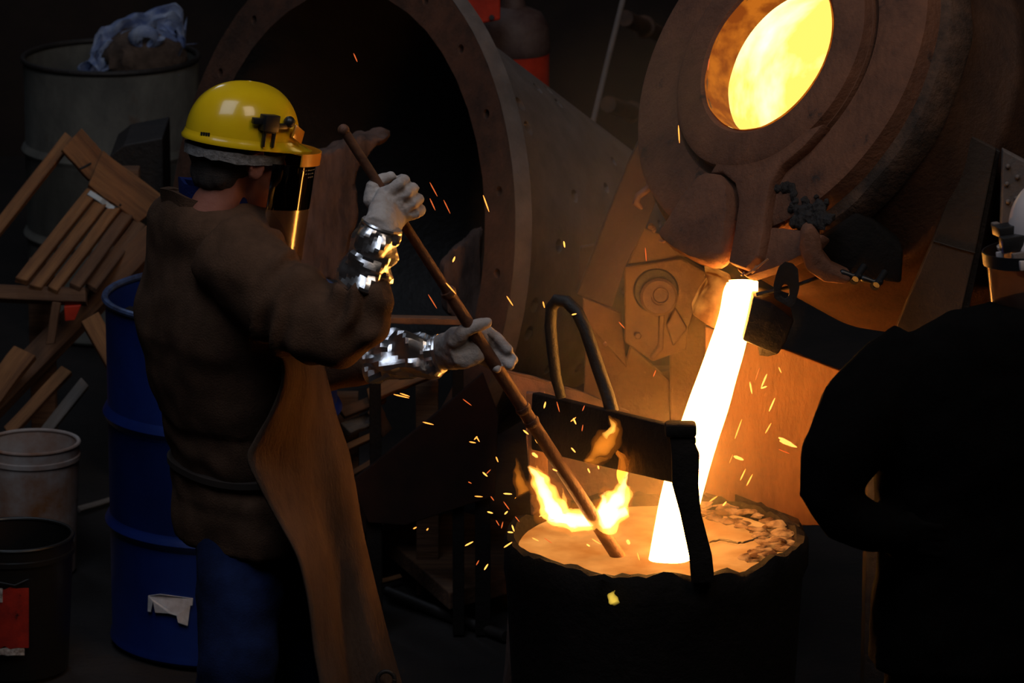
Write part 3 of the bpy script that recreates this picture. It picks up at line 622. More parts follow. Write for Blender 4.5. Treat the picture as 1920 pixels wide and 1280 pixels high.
for (px, py, s, lab) in ((243, 540, 0.030, 'pale grey ash lump in the blue drum, largest of three'), (258, 534, 0.020, 'smaller pale ash lump touching the largest one in the blue drum'), (232, 552, 0.010, 'tiny ash crumb in front of the pale lumps in the blue drum')):
    p = G(px, py, 0.872)
    q = M().ell(p, (s * 1.1, s, s * 0.8), 14, 10).map(lambda v: v + V((1, 1, 1)) * s * 0.5 * NZ.noise(v * 50))
    tag(q.build('ash_lump', mat('ash', (0.42, 0.38, 0.37), 0.9, 0, (0.2, 0.17, 0.16), 40)), lab, 'lump', 'ash lumps in the blue drum')
gd, gx = drum('oil_drum', 'weathered grey drum with no lid behind the broken pallets, a rag over it', 218, 15.3, 0.283, 0.905, (0.60, 0.32), GREYDRUM, DARKSTEEL)
T = MX.Translation(V((gx, 15.3, 0)))
hp = M().ell((0, 0, 0), (1, 1, 1), 28, 18)
hc = A(272, 118, 15.22); 
hp.map(lambda p: hc + V((p.x * 0.135, p.y * 0.12, p.z * 0.10 + 0.02)) + V((1, 1, 1)) * 0.016 * NZ.noise(p * 3.1))
tag(hp.build('rubble_lump', SACK), 'brown rubble heap under the rag, sticking out of the grey drum', 'rubble')
# rag draped over the rubble
rg = M(); path = [(146, 138), (166, 128), (176, 108), (182, 86), (196, 72), (222, 60), (248, 50), (274, 45), (300, 34), (322, 30), (336, 44), (340, 68), (338, 100)]
nu, nv = 48, 16; pv = []
for i in range(nu + 1):
    t = i / nu * (len(path) - 1); k = min(int(t), len(path) - 2); f_ = t - k
    a, b = path[k], path[k + 1]; x, y = a[0] + (b[0] - a[0]) * f_, a[1] + (b[1] - a[1]) * f_
    wdt = 0.03 + 0.075 * min(1, i / 12)
    for j in range(nv + 1):
        s = j / nv - 0.25; base = A(x, y, 15.20); 
        dirv = V((0.25, -0.42, -0.72)) if i < 34 else V((-0.2, -0.3, -0.8))
        p = base + dirv * (s * wdt * 1.5) + V((0, 0.02, 0))
        fold = 0.013 * math.sin(j * 1.5 + i * 0.22) + 0.026 * NZ.noise(V((i * 0.22, j * 0.35, 2)))
        p += V((0.3, -0.8, 0.5)) * fold + V((NZ.noise(V((i * .3, j * .3, 9))), 0, NZ.noise(V((i * .3, j * .3, 19))))) * 0.010
        pv.append(p)
rg.add(pv, [(i * (nv + 1) + j, (i + 1) * (nv + 1) + j, (i + 1) * (nv + 1) + j + 1, i * (nv + 1) + j + 1) for i in range(nu) for j in range(nv)])
# rolled end
rr = []
for i in range(26):
    a = i * 0.42; rad = 24 - i * 0.5
    rr.append(A(272 + rad * math.cos(a) * 1.2, 72 + rad * math.sin(a) * 0.75, 15.12 + 0.02 * math.sin(a)))
rg2 = M().tube(rr, [(0.020 + 0.006 * NZ.noise(V((i * .5, 0, 0))), 0.010) for i in range(26)], 10)
rago = thing('cleaning_rag', 'crumpled blue and white rag draped over the grey drum', 'rag', A(250, 90, 15.2))
rg.build('draped_cloth', CLOTH, rago, solid=0.004, angle=80); rg2.build('rolled_fold', CLOTH, rago)

def pail(name, label, px, Y, r_, h, m, mi):
    x = A(px, 800, Y).x; T = MX.Translation(V((x, Y, 0))); o = thing(name, label, 'bucket', (x, Y, 0))
    M().lathe([(0.001, 0.0), (r_ * 0.86, 0.0), (r_ * 0.985, h - 0.05), (r_ * 1.02, h - 0.048), (r_ * 1.02, h - 0.036), (r_ * 0.99, h - 0.034), (r_, h - 0.008)], T, 56).build('pail', m, o)
    M().lathe([(r_ * 0.97, h - 0.004), (r_ * 0.84, 0.012), (0.001, 0.012)], T, 56).build('inside', mi, o)
    M().lathe([(r_ + 0.006 * math.cos(q * 0.7854) - 0.002, h - 0.004 + 0.005 * math.sin(q * 0.7854)) for q in range(8)], T, 56, closed=True).build('rim', m, o)
    return o, x
wp, wx = pail('plastic_bucket', 'rust-stained white bucket left of the blue drum', 60, 12.6, 0.128, 0.362, WHITEPAIL, WHITEPAIL)
bp_, bpx = pail('plastic_bucket', 'black bucket with a red label in front of the stained white one', 22, 11.75, 0.150, 0.355, BLACKPL, BLACKPL)
def arc_patch(cx, Y, r_, px0, px1, py0, py1, name, m, parent, out=0.003, step=10, jag=0):
    q = M(); vs = []
    for i in range(step + 1):
        px = px0 + (px1 - px0) * i / step
        for k, py in enumerate((py0, py1)):
            py += jag * NZ.noise(V((i * 0.9, k * 5, 1)))
            d = ray(px, py); o2 = V((CAM.x - cx, CAM.y - Y)); dx = V((d.x, d.y)); a_ = dx.dot(dx); b_ = 2 * o2.dot(dx); c_ = o2.dot(o2) - (r_ + out) ** 2
            t_ = (-b_ - math.sqrt(max(b_ * b_ - 4 * a_ * c_, 0))) / (2 * a_); vs.append(CAM + d * t_)
    q.add(vs, [(i * 2, i * 2 + 2, i * 2 + 3, i * 2 + 1) for i in range(step)])
    return q.build(name, m, parent, solid=0.001)
arc_patch(bpx, 11.75, 0.146, -60, 54, 1102, 1214, 'label', REDLAB, bp_, jag=5)
arc_patch(bpx, 11.75, 0.145, -60, 46, 1214, 1228, 'label_strip', WHITELAB, bp_, jag=2)
arc_patch(bpx, 11.75, 0.146, -20, 5, 1103, 1130, 'label_corner', WHITELAB, bp_, out=0.005, step=4, jag=4)
ea = A(106, 1042, 11.67)
M().lathe([(0.005, -0.004), (0.011, -0.004), (0.011, 0.004), (0.005, 0.004)], frame(ea, V((0.6, 0.8, 0)), V((0, 0, 1)), V((0.8, -0.6, 0))), 16, closed=True).build('handle_ear', GREYSTEEL, bp_)
M().tube([ea + V((0, 0, 0)), ea + V((-0.02, -0.03, -0.03)), ea + V((-0.10, -0.075, -0.055)), ea + V((-0.2, -0.06, -0.04))], 0.0025, 8).build('handle', BLACK, bp_)

# ------------------------------------------------------------------ broken pallets and loose timber, left
pal = thing('broken_pallet', 'broken wooden pallet leaning in front of the grey drum', 'pallet', (A(160, 500, 13.2).x, 13.2, 0))
def pk(a, b, Ya, Yb, wpx, th, m, parent=pal, name='plank', face=None):
    p0, p1 = A(*a, Ya), A(*b, Yb); return plank(name, p0, p1, wpx / 668, th, m, parent, face)
pk((133, 262), (184, 318), 13.42, 13.40, 58, 0.022, WOOD)
pk((178, 316), (286, 398), 13.38, 13.36, 74, 0.022, WOOD)
pk((174, 360), (40, 528), 13.36, 13.02, 24, 0.022, WOOD)
pk((196, 374), (66, 540), 13.355, 13.01, 24, 0.022, WOOD)
pk((218, 390), (98, 545), 13.35, 13.0, 22, 0.022, WOOD)
pk((240, 402), (140, 540), 13.34, 13.0, 24, 0.020, WOODD)
pk((166, 360), (214, 392), 13.33, 13.325, 12, 0.004, GALV, name='metal_strap')
pk((262, 420), (170, 540), 13.33, 13.05, 26, 0.020, WOODD)
for (x, y) in ((205, 395), (232, 415), (150, 318)):
    pk((x, y), (x + 22, y - 12), 13.335, 13.33, 5, 0.006, DARKSTEEL, name='nail_plate')
M().box((A(70, 560, 13.1).x, 13.22, 0.36), (0.07, 0.07, 0.72)).build('corner_post', WOODD, pal, bevel=0.004)
M().box((A(240, 430, 13.5).x, 13.52, 0.46), (0.07, 0.07, 0.92)).build('corner_post', WOODD, pal, bevel=0.004)
tim = 'loose timber left of the blue drum'
def loose(a, b, Ya, Yb, wpx, th, m, label, nm='timber'):
    tag(pk(a, b, Ya, Yb, wpx, th, m, None, nm), label, 'timber', tim)
loose((-60, 500), (131, 258), 13.2, 13.5, 24, 0.024, WOOD, 'thin pale batten slanting up to the top corner of the broken pallet')
loose((-240, 992), (298, 438), 12.85, 13.25, 50, 0.05, WOODD, 'long thick dark beam slanting from the floor up behind the worker')
loose((-80, 548), (162, 556), 13.05, 13.0, 30, 0.03, WOODD, 'short level board crossing below the pallet slats')
loose((107, 566), (94, 645), 12.99, 12.97, 16, 0.02, WOODD, 'stubby upright stick under the level board')
loose((48, 660), (-40, 775), 12.95, 12.85, 46, 0.03, WOOD, 'wide reddish-brown board at the left edge under the long beam')
loose((126, 694), (14, 812), 12.92, 12.80, 24, 0.025, WOOD, 'pale plank slanting down to the stained white bucket')
loose((160, 716), (-55, 990), 12.90, 12.70, 22, 0.02, WOODG, 'grey plank just right of the pale one above the white bucket')
loose((168, 596), (440, 1080), 12.75, 12.46, 36, 0.03, WOOD, 'small pale block between the long beam and the blue drum')
tag(plank('timber', G(146, 956, 0.008), G(222, 932, 0.008), 0.018, 0.014, WOODG), 'thin pale stick on the floor left of the blue drum', 'timber', tim)
tag(M().prism([A(120, 575, 12.98), A(152, 572, 12.98), A(140, 600, 12.98), A(122, 602, 12.98)], V((0, 0.02, 0))).build('red_scrap', REDPAINT, None, False, 0.002), 'small red scrap under the level board', 'scrap')
tr = M().prism([A(206, 292, 13.6), A(232, 272, 13.6), A(305, 258, 13.6), V((A(305, 345, 13.6).x, 13.6, 0)), V((A(215, 345, 13.6).x, 13.6, 0))], V((0, 0.3, 0)))
tag(tr.build('dark_bin', DARKSTEEL, None, False, 0.004), 'black bin behind the broken pallet, its top edge faintly lit', 'bin')

# low pallet between worker and pot
lp = thing('wooden_pallet', 'low wooden pallet in firelight between blue drum and cone', 'pallet', (A(690, 820, 12.2).x, 12.2, 0))
for (a, b, wpx, m) in (((640, 776), (722, 744), 20, WOODD), ((690, 742), (836, 684), 26, WOOD), ((646, 806), (694, 786), 26, WOODG), ((700, 765), (722, 810), 26, WOODD), ((640, 846), (722, 806), 12, WOOD), ((640, 902), (704, 862), 10, WOODD)):
    pk(a, b, 12.25, 12.3, wpx, 0.02, m, lp)
M().box((A(650, 820, 12.3).x, 12.36, 0.28), (0.06, 0.06, 0.56)).build('post', WOODD, lp, bevel=0.003)
M().box((A(800, 820, 12.3).x, 12.38, 0.30), (0.06, 0.06, 0.60)).build('post', WOODD, lp, bevel=0.003)
dpo = thing('plate_rack', 'dark reddish steel plate on two short posts, left of the pot behind the pole', 'steel plate', (A(790, 900, 12.0).x, 12.0, 0))
dp = M().prism([A(655, 905, 11.98), A(800, 790, 11.98), A(905, 700, 11.98), A(935, 780, 11.98), A(928, 930, 11.98), A(760, 985, 11.98), A(690, 980, 11.98)], V((0, 0.02, 0)))
dp.build('plate', mat('dark red plate', (0.022, 0.008, 0.005), 0.9, 0, (0.012, 0.005, 0.004), 9, spec=0.2), dpo, False, 0.003)
for x in (700, 905): M().box((A(x, 900, 12.0).x, 12.015, 0.2), (0.04, 0.03, 0.4)).build('post', POTM, dpo, False, 0.002)
wb = M().prism([G(720, 1004, 0.10), G(850, 955, 0.10), G(965, 980, 0.10), G(965, 1078, 0.10), G(842, 1110, 0.10)], V((0, 0, -0.05)))
tag(wb.build('floor_board', WOODD, None, False, 0.004), 'thick brown board lying on the floor left of the pot', 'board')
M_ = M().box((G(850, 1040, 0.0).x, G(850, 1040, 0.0).y, 0.025), (0.12, 0.12, 0.05))
tag(M_.build('wood_block', WOODD, None, False, 0.003), 'small wooden block under the thick floor board', 'block')
tag(M().tube([G(726, 1108, 0.014), G(830, 1150, 0.014), G(948, 1192, 0.014)], 0.014, 12).build('round_bar', DARKSTEEL), 'dark round bar on the floor in front of the thick board', 'bar')
tag(plank('stick', G(694, 1096, 0.012), G(752, 1080, 0.02), 0.014, 0.012, WOOD), 'short pale stick on the floor right of the apron', 'stick')
st = M().tube([G(980, 1330, 0.0), G(980, 1330, 0.0) + V((0, 0, 0.14)), G(980, 1330, 0.0) + V((0.004, 0, 0.27))], [0.052, 0.045, 0.040], 18)
st = st.remesh(0.006, 2); st.puff(lambda p, n_: 0.008 * NZ.noise(V((p.x * 50, p.y * 50, p.z * 8))))
tag(st.build('wooden_stump', BARK), 'rough pale stump standing before the left side of the pot', 'stump')

# ------------------------------------------------------------------ beams at the right
rbm = thing('steel_column', 'slanting brown steel column right of the furnace', 'column', (A(1700, 620, 10.75).x + 0.1, 10.75, 0))
sheet('front_plate', [(1823, 256), (1868, 280), (1832, 458), (1798, 605), (1760, 760), (1620, 760), (1676, 624), (1702, 560), (1746, 458)], 10.70, 0.02, COLM, rbm, 0.003)
sheet('side_plate', [(1868, 280), (1876, 284), (1842, 458), (1812, 605), (1780, 760), (1760, 760), (1798, 605), (1832, 458)], 10.72, 0.12, DARKSTEEL, rbm, 0.002)
M().tube([A(1750, 452, 10.698), A(1790, 464, 10.698), A(1828, 474, 10.698)], 0.002, 6).build('weld_seam', DARKSTEEL, rbm)
M().box((A(1690, 760, 10.8).x, 10.8, 0.42), (0.16, 0.10, 0.84)).build('post', DARKSTEEL, rbm, bevel=0.004)
quad([(1700, 436), (1712, 428), (1756, 448), (1744, 462)], 10.9, 0.03).build('ledge', PLATE, rbm, False)
rp = thing('grey_panel', 'grey riveted steel panel at the right edge behind the dark figure', 'panel', (A(1900, 350, 10.69).x, 10.69, 0))
P = [A(1880, 280, 10.69), A(1990, 338, 10.69)]; P += [V((P[1].x, 10.69, 0)), V((P[0].x, 10.69, 0))]
M().prism(P, V((0, 0.03, 0))).build('sheet', GREYSTEEL, rp, False, 0.004)
for (x, y) in ((1890, 312), (1888, 345), (1908, 332), (1890, 378), (1906, 372)):
    M().ell(A(x, y, 10.688), (0.006, 0.006, 0.006), 8, 6).build('rivet', GREYSTEEL, rp)

# ------------------------------------------------------------------ the two people
def ellring(c, f, s, fb, sd, n=28, p=2.0, up=V((0, 0, 0))):
    out = []
    for j in range(n):
        a = 6.28319 * j / n; ca, sa = math.cos(a), math.sin(a)
        x = math.copysign(abs(ca) ** (2 / p), ca); y = math.copysign(abs(sa) ** (2 / p), sa)
        out.append(c + f * fb * x + s * sd * y + up * x)
    return out
def head_into(m, H):
    q = M(); X, Y, Z = V((1, 0, 0)), V((0, 1, 0)), V((0, 0, 1))
    q.ell((-0.012, 0, 0.045), (0.097, 0.076, 0.083), 24, 16)
    q.loft([ellring(V((cx, 0, z)), X, Y, fb, sd, 24) for z, cx, fb, sd in ((0.06, 0.02, 0.074, 0.066), (0.03, 0.024, 0.074, 0.066), (0.0, 0.028, 0.069, 0.064), (-0.04, 0.034, 0.060, 0.056), (-0.075, 0.042, 0.050, 0.044), (-0.10, 0.050, 0.038, 0.032), (-0.113, 0.055, 0.022, 0.020))])
    q.tube([(0.094, 0, 0.030), (0.108, 0, 0.0), (0.118, 0, -0.022), (0.098, 0, -0.034)], [0.009, 0.011, 0.013, 0.010], 12, roundcap=True)
    for s in (-1, 1): q.ell((0.103, s * 0.012, -0.026), (0.010, 0.008, 0.007), 10, 8)
    q.tube([(0.082, -0.046, 0.034), (0.098, -0.02, 0.040), (0.098, 0.02, 0.040), (0.082, 0.046, 0.034)], 0.010, 10)
    q.tube([(0.080, -0.026, -0.058), (0.096, 0, -0.054), (0.080, 0.026, -0.058)], 0.0065, 10)
    q.tube([(0.080, -0.022, -0.069), (0.095, 0, -0.068), (0.080, 0.022, -0.069)], 0.0070, 10)
    q.ell((0.082, 0, -0.096), (0.018, 0.020, 0.016), 12, 8)
    for s in (-1, 1):
        q.ell((0.065, s * 0.048, -0.012), (0.022, 0.018, 0.020), 12, 8)
        q.ell((0.0, s * 0.082, 0.004), [V((0.020, s * 0.006, 0.003)), V((-0.003, 0.010, 0)), V((-0.006, 0, 0.037))], 14, 10)
        q.tube([(0.012, s * 0.080, -0.012), (0.016, s * 0.089, 0.014), (0.004, s * 0.096, 0.038), (-0.016, s * 0.097, 0.028), (-0.017, s * 0.092, 0.002), (-0.007, s * 0.083, -0.026)], 0.0052, 8, roundcap=True)
    q.tube([(-0.025, 0, 0.0), (-0.035, 0, -0.07), (-0.048, 0, -0.12), (-0.058, 0, -0.18)], [0.056, 0.053, 0.053, 0.055], 20)
    m.add([H @ p for p in q.v], q.f)
def helmet(parent, H, m, peak=0.035, bl=0.132, bw=0.106, bh=0.128):
    rings = []
    prof = [(1.045, -0.006), (1.052, 0.0), (1.02, 0.006), (1.0, 0.014)] + [((1 - (t / 30) ** 2.35) ** (1 / 2.35), bh * t / 30) for t in (3, 6, 9, 12, 15, 18, 20, 22, 24, 26, 27, 28, 29, 29.5, 29.8)] + [(0.05, bh)]
    prof2 = [(0.03, bh - 0.005)] + [(max(((1 - (t / 10) ** 2.35) ** (1 / 2.35)) - 0.03, 0.05), bh * t / 10 - 0.004) for t in range(9, 0, -1)] + [(0.96, -0.004)]
    for k, z in prof + prof2:
        r = []
        for j in range(56):
            a = 6.28319 * j / 56; x, y = bl * k * math.cos(a), bw * k * math.sin(a)
            if k > 1.02 and math.cos(a) > 0: x += peak * (math.cos(a) ** 3); 
            zz = z - (0.010 * max(0, math.cos(a)) ** 2 if k > 1.02 else 0)
            ridge = 0.004 * math.exp(-(y / 0.018) ** 2) * (1 if z > 0.05 and k < 1 else 0)
            r.append(H @ V((x, y, zz + ridge)))
        rings.append(r)
    return M().loft(rings, caps=True).build('hard_hat', m, parent, angle=50)
def shield(name, H, m, parent, z0, z1, a0=100, grow=0.0, cut=None, n=40, k=10, thick=0.0015):
    q = M(); vs = []
    for i in range(k + 1):
        for j in range(n + 1):
            a = R_(-a0 + 2 * a0 * j / n); t = i / k
            zb = z1 + (cut(abs(a)) if cut else 0); z = z0 + (zb - z0) * t
            vs.append(H @ V((0.045 + (0.135 + grow) * math.cos(a), (0.112 + grow) * math.sin(a), z)))
    q.add(vs, [(i * (n + 1) + j, i * (n + 1) + j + 1, (i + 1) * (n + 1) + j + 1, (i + 1) * (n + 1) + j) for i in range(k) for j in range(n)])
    return q.build(name, m, parent, solid=thick, angle=60)

# ---- worker with the pole
F = V((math.cos(R_(30)), math.sin(R_(30)), 0)); S = V((math.sin(R_(30)), -math.cos(R_(30)), 0)); Zu = V((0, 0, 1))
HO = A(447, 300, 10.38)
Hf = (F * math.cos(R_(10)) - Zu * math.sin(R_(10))).normalized(); Hs = Zu.cross(Hf).normalized()   # y = left
HM = frame(HO, Hf, Hs, Hf.cross(Hs))
wk_base = V((A(455, 900, 10.42).x, 10.42, 0))
wk = thing('person', 'worker in yellow helmet and face shield, brown jacket and apron, stirring with a pole', 'person', wk_base)
tor = [(364, 388, .085, .098), (382, 394, .108, .160), (412, 402, .128, .212), (465, 412, .136, .228), (540, 412, .150, .236), (620, 402, .155, .232),
       (700, 408, .140, .218), (790, 424, .125, .200), (868, 432, .112, .184), (925, 442, .122, .198), (970, 446, .126, .204), (1008, 448, .126, .204)]
TY = 10.42
jk = M()
jk.loft([ellring(A(x, y, TY), F, S, fb, sd, 32, 2.3) for y, x, fb, sd in tor])
# near arm sleeve
ARM = [(430, 470, 10.27, .098), (470, 510, 10.20, .102), (530, 560, 10.14, .098), (592, 600, 10.09, .092), (640, 612, 10.06, .090), (668, 590, 10.05, .083), (676, 556, 10.05, .072), (674, 527, 10.05, .060)]
jk.tube([A(x, y, Y) for x, y, Y, r in ARM], [r for *_, r in ARM], 24)
# far arm sleeve
ARF = [(405, 480, 10.55, .095), (450, 550, 10.60, .095), (520, 640, 10.60, .085), (590, 690, 10.56, .075), (650, 684, 10.52, .062), (702, 674, 10.48, .052)]
jk.tube([A(x, y, Y) for x, y, Y, r in ARF], [r for *_, r in ARF], 22)
jk.remesh(0.010, 5)
E0, E1 = A(470, 505, 10.2), A(668, 590, 10.05)
def jfold(p, n_):
    d = 0.013 * NZ.noise(V((p.x * 6, p.y * 6, p.z * 9))) + 0.006 * NZ.noise(V((p.x * 17, p.y * 17, p.z * 17 + 4)))
    t = (p - E0).dot(E1 - E0) / (E1 - E0).length_squared
    if p.y < 10.24 and t > 0.3:
        d += 0.022 * math.sin(t * 26 + 5 * NZ.noise(p * 9)) * max(0, NZ.noise(p * 6 + V((3, 1, 0))) + 0.3)
    if 0.1 < p.z - 0.75 < 0.28: d += 0.004 * math.sin(p.z * 60 + 3 * NZ.noise(p * 8))
    return d
jk.puff(jfold); jacket = jk.build('jacket', JACKET, wk, angle=180)
# shirt collar
M().loft([ellring(A(408, 376, TY - 0.01) + Zu * dz, F, S, fb, sd, 30, 2, V((0, 0, -0.022))) for dz, fb, sd in ((-0.03, .084, .084), (0.012, .086, .088), (0.034, .088, .090), (0.030, .076, .078), (0.0, .068, .072), (-0.03, .066, .07))], caps=False).map(lambda p: p + V((1, 1, 1)) * 0.006 * NZ.noise(p * 22)).build('shirt_collar', SHIRT, wk)
M().loft([ellring(A(392, 386, TY) + Zu * dz, F, S, fb, sd, 30, 2, V((0, 0, -0.03))) for dz, fb, sd in ((-0.06, .110, .125), (-0.01, .104, .112), (0.016, .106, .112), (0.012, .092, .098), (-0.03, .09, .09))], caps=False).map(lambda p: p + V((1, 1, 1)) * 0.007 * NZ.noise(p * 15)).build('jacket_collar', JACKET, wk)
# waist strap of the apron and the jacket skirt seam
M().loft([ellring(A(433, 872, TY) + Zu * dz, F, S, fb, sd, 36, 2.3) for dz, fb, sd in ((-0.010, .112, .180), (-0.006, .122, .192), (0.008, .122, .192), (0.012, .112, .180))], caps=False).build('apron_strap', mat('dark leather strap', (0.03, 0.018, 0.012), 0.8), wk)
# trousers
ank = [V((A(430, 900, 10.35).x - 0.03, 10.28, 0.10)), V((A(560, 900, 10.5).x, 10.62, 0.10))]
tm = M()
hip = A(460, 960, TY)
tm.loft([ellring(A(x, y, TY), F, S, fb, sd, 28, 2.3) for y, x, fb, sd in ((900, 452, .100, .150), (960, 456, .108, .160), (1010, 458, .108, .160))])
kn = [A(446, 1245, 10.24), A(570, 1240, 10.52)]
tm.tube([A(452, 985, 10.385), A(450, 1100, 10.31), kn[0], (kn[0] + ank[0]) / 2 + V((-0.02, 0, 0)), ank[0]], [.100, .102, .088, .080, .072], 24)
tm.tube([A(480, 985, 10.50), A(520, 1100, 10.52), kn[1], (kn[1] + ank[1]) / 2 + V((-0.02, 0, 0)), ank[1]], [.115, .105, .088, .080, .072], 24)
tm.remesh(0.011, 4); tm.puff(lambda p, n_: 0.009 * NZ.noise(V((p.x * 8, p.y * 8, p.z * 11))) + 0.005 * NZ.noise(p * 22)); tm.build('trousers', TROUSERS, wk, angle=180)
for a_ in ank:
    b = M(); b.tube([a_ + V((0, 0, 0.08)), a_ + V((0, 0, 0.0)), a_ + V((0, 0, -0.05))], [.055, .055, .055], 16)
    b.tube([a_ + F * -0.07 + Zu * -0.045, a_ + F * 0.03 + Zu * -0.04, a_ + F * 0.12 + Zu * -0.055, a_ + F * 0.19 + Zu * -0.062], [.052, .052, .046, .034], 16, roundcap=True)
    b.remesh(0.009, 3); b.map(lambda p: V((p.x, p.y, max(p.z, 0.0)))); b.build('boot', mat('black leather boot', (0.015, 0.012, 0.010), 0.6), wk, angle=180)
# apron: from the near edge round the front to the far side
rows = [(655, 505, 592, 575), (680, 524, 600, 585), (720, 522, 608, 590), (770, 500, 618, 596), (820, 470, 630, 604), (858, 454, 640, 612), (920, 482, 652, 622), (980, 514, 663, 632), (1040, 545, 676, 642), (1100, 562, 690, 652), (1160, 572, 705, 662), (1220, 580, 720, 676), (1290, 592, 738, 690), (1350, 600, 752, 704)]
ap = M(); nv = 30; vs = []; nr = len(rows)
NR = 70
for i in range(NR + 1):
    t = i / NR * (nr - 1); k = min(int(t), nr - 2); f_ = t - k
    q = [cr(rows[max(k - 1, 0)][c], rows[k][c], rows[k + 1][c], rows[min(k + 2, nr - 1)][c], f_) for c in range(4)]
    y, xl, xr, xf = q; down = i / NR
    N0, N1, N2 = A(xl, y, 10.165 + 0.03 * max(0, down - 0.3)), A(xr, y, 10.42), A(xf, y, 10.70)
    for j in range(nv + 1):
        s = j / nv
        p = N0 * (1 - s) ** 2 + (N1 * 2 - (N0 + N2) * 0.5) * 2 * s * (1 - s) * 0.98 + N2 * s * s + (N0 * 0.5 + N2 * 0.5) * 2 * s * (1 - s) * 0.02
        fo = down * (0.042 * math.sin(s * 12 + 1.2 + down * 1.2) + 0.012 * math.sin(s * 29 + down * 5)) + 0.006 * NZ.noise(V((s * 5, down * 7, 3)))
        vs.append(p + V((0.55, -0.8, 0)) * fo)
ap.add(vs, [(i * (nv + 1) + j, i * (nv + 1) + j + 1, (i + 1) * (nv + 1) + j + 1, (i + 1) * (nv + 1) + j) for i in range(NR) for j in range(nv)])
apo = ap.build('apron', APRON, wk, solid=0.005, angle=180)
M().tube([A(724 + 16 * math.cos(a * 0.3), 1274 + 16 * math.sin(a * 0.3), 10.30 + 0.006 * a * 0.05) for a in range(22)], 0.005, 10).build('apron_ring', DARKSTEEL, wk)
# body under the clothes
bd_ = M(); head_into(bd_, HM)
bd_.loft([ellring(A(x, y, TY), F, S, fb * 0.82, sd * 0.82, 24) for y, x, fb, sd in tor[2:-2]])
bd_.tube([A(400, 440, TY), HM @ V((-0.06, 0, -0.16))], [.066, .058], 18)
bd_.tube([A(x, y, Y) for x, y, Y, r in ARM] + [A(700, 470, 10.05), A(716, 425, 10.05)], [r * 0.62 for *_, r in ARM] + [.030, .028], 18)
bd_.tube([A(x, y, Y) for x, y, Y, r in ARF] + [A(770, 668, 10.45), A(835, 658, 10.42)], [r * 0.62 for *_, r in ARF] + [.030, .028], 18)
bd_.tube([A(452, 900, 10.38), A(455, 985, 10.39), kn[0], ank[0]], [.07, .066, .055, .042], 16); bd_.tube([A(470, 900, 10.48), A(480, 985, 10.50), kn[1], ank[1]], [.07, .066, .055, .042], 16)
for a_ in ank: bd_.tube([a_ + F * -0.03 + Zu * -0.03, a_ + F * 0.14 + Zu * -0.06], [.034, .022], 12)
bd_.remesh(0.0055, 3, 0.45); bd_.build('body', SKIN, wk, angle=180)
for s in (-1, 1):
    M().ell(HM @ V((0.080, s * 0.032, 0.014)), (0.0125, 0.0125, 0.0125), 14, 10).build('eye', mat('eye white', (0.7, 0.68, 0.65), 0.3), wk)
hr = M().ell((-0.034, 0, 0.030), (0.086, 0.080, 0.086), 28, 18); hr.ell((-0.055, 0, -0.030), (0.052, 0.064, 0.050), 22, 14)
for s in (-1, 1): hr.ell((0.026, s * 0.070, 0.028), (0.012, 0.007, 0.030), 12, 8)
hr.xf(HM).remesh(0.005, 3); hr.puff(lambda p, n_: 0.004 * NZ.noise(V((p.x * 60, p.y * 60, p.z * 25)))); hr.build('hair', HAIR, wk, angle=180)
# helmet
HH = HM @ MX.Translation((0.0, 0, 0.046))
hat = helmet(wk, HH, YELLOW)
M().loft([ellring(HM @ V((-0.012, 0, z)), Hf, Hs, fb, sd, 36) for z, fb, sd in ((0.006, .100, .086), (0.006, .115, .098), (0.028, .117, .100), (0.028, .102, .088))], caps=False).map(lambda p: p + V((0, 0, 1)) * 0.005 * NZ.noise(p * 55)).build('head_band', GREYBAND, hat)
M().loft([ellring(HH @ V((0, 0, z)), Hf, Hs, fb, sd, 40) for z, fb, sd in ((-0.004, .118, .093), (-0.004, .124, .099), (0.012, .124, .099), (0.012, .118, .093))], caps=False).build('inner_liner', BLACK, hat)
def hbox(name, c, size, m, parent=hat, rz=0, bev=0.002, ry=0):
    R3 = (HH.to_3x3() @ MX.Rotation(R_(rz), 3, 'Z') @ MX.Rotation(R_(ry), 3, 'Y'))
    return M().box(HH @ V(c), size, R3).build(name, m, parent, bevel=bev)
hbox('visor_bracket', (0.004, -0.110, 0.058), (0.040, 0.024, 0.036), BLACK, rz=10)
hbox('visor_bracket', (-0.024, -0.108, 0.060), (0.026, 0.014, 0.014), BLACK, rz=0)
hbox('visor_bracket', (0.036, -0.106, 0.052), (0.034, 0.012, 0.012), BLACK, rz=20)
M().ell(HH @ V((0.058, -0.101, 0.062)), (0.013, 0.013, 0.013), 16, 12).build('visor_knob', BLACK, hat)
hbox('visor_bracket', (-0.006, -0.113, 0.024), (0.007, 0.010, 0.040), BLACK); hbox('visor_bracket', (0.018, -0.112, 0.024), (0.007, 0.010, 0.040), BLACK)
hbox('visor_bracket', (0.006, -0.113, 0.040), (0.026, 0.010, 0.008), BLACK)
# small dark maker's mark on the rear rim
ph = R_(-152); bp3 = HH @ V((0.132 * 1.01 * math.cos(ph), 0.106 * 1.01 * math.sin(ph), 0.014))
tz_ = (HH.to_3x3() @ V((math.cos(ph) * 0.8, math.sin(ph), 0.05))).normalized(); tx_ = Zu.cross(tz_).normalized()
for k in range(4): M().box(bp3 + tx_ * (0.006 * (k - 1.5)), (0.0045, 0.007, 0.002), MX((tx_, tz_.cross(tx_), tz_)).transposed()).build('printed_mark', BLACK, hat, smooth=False)
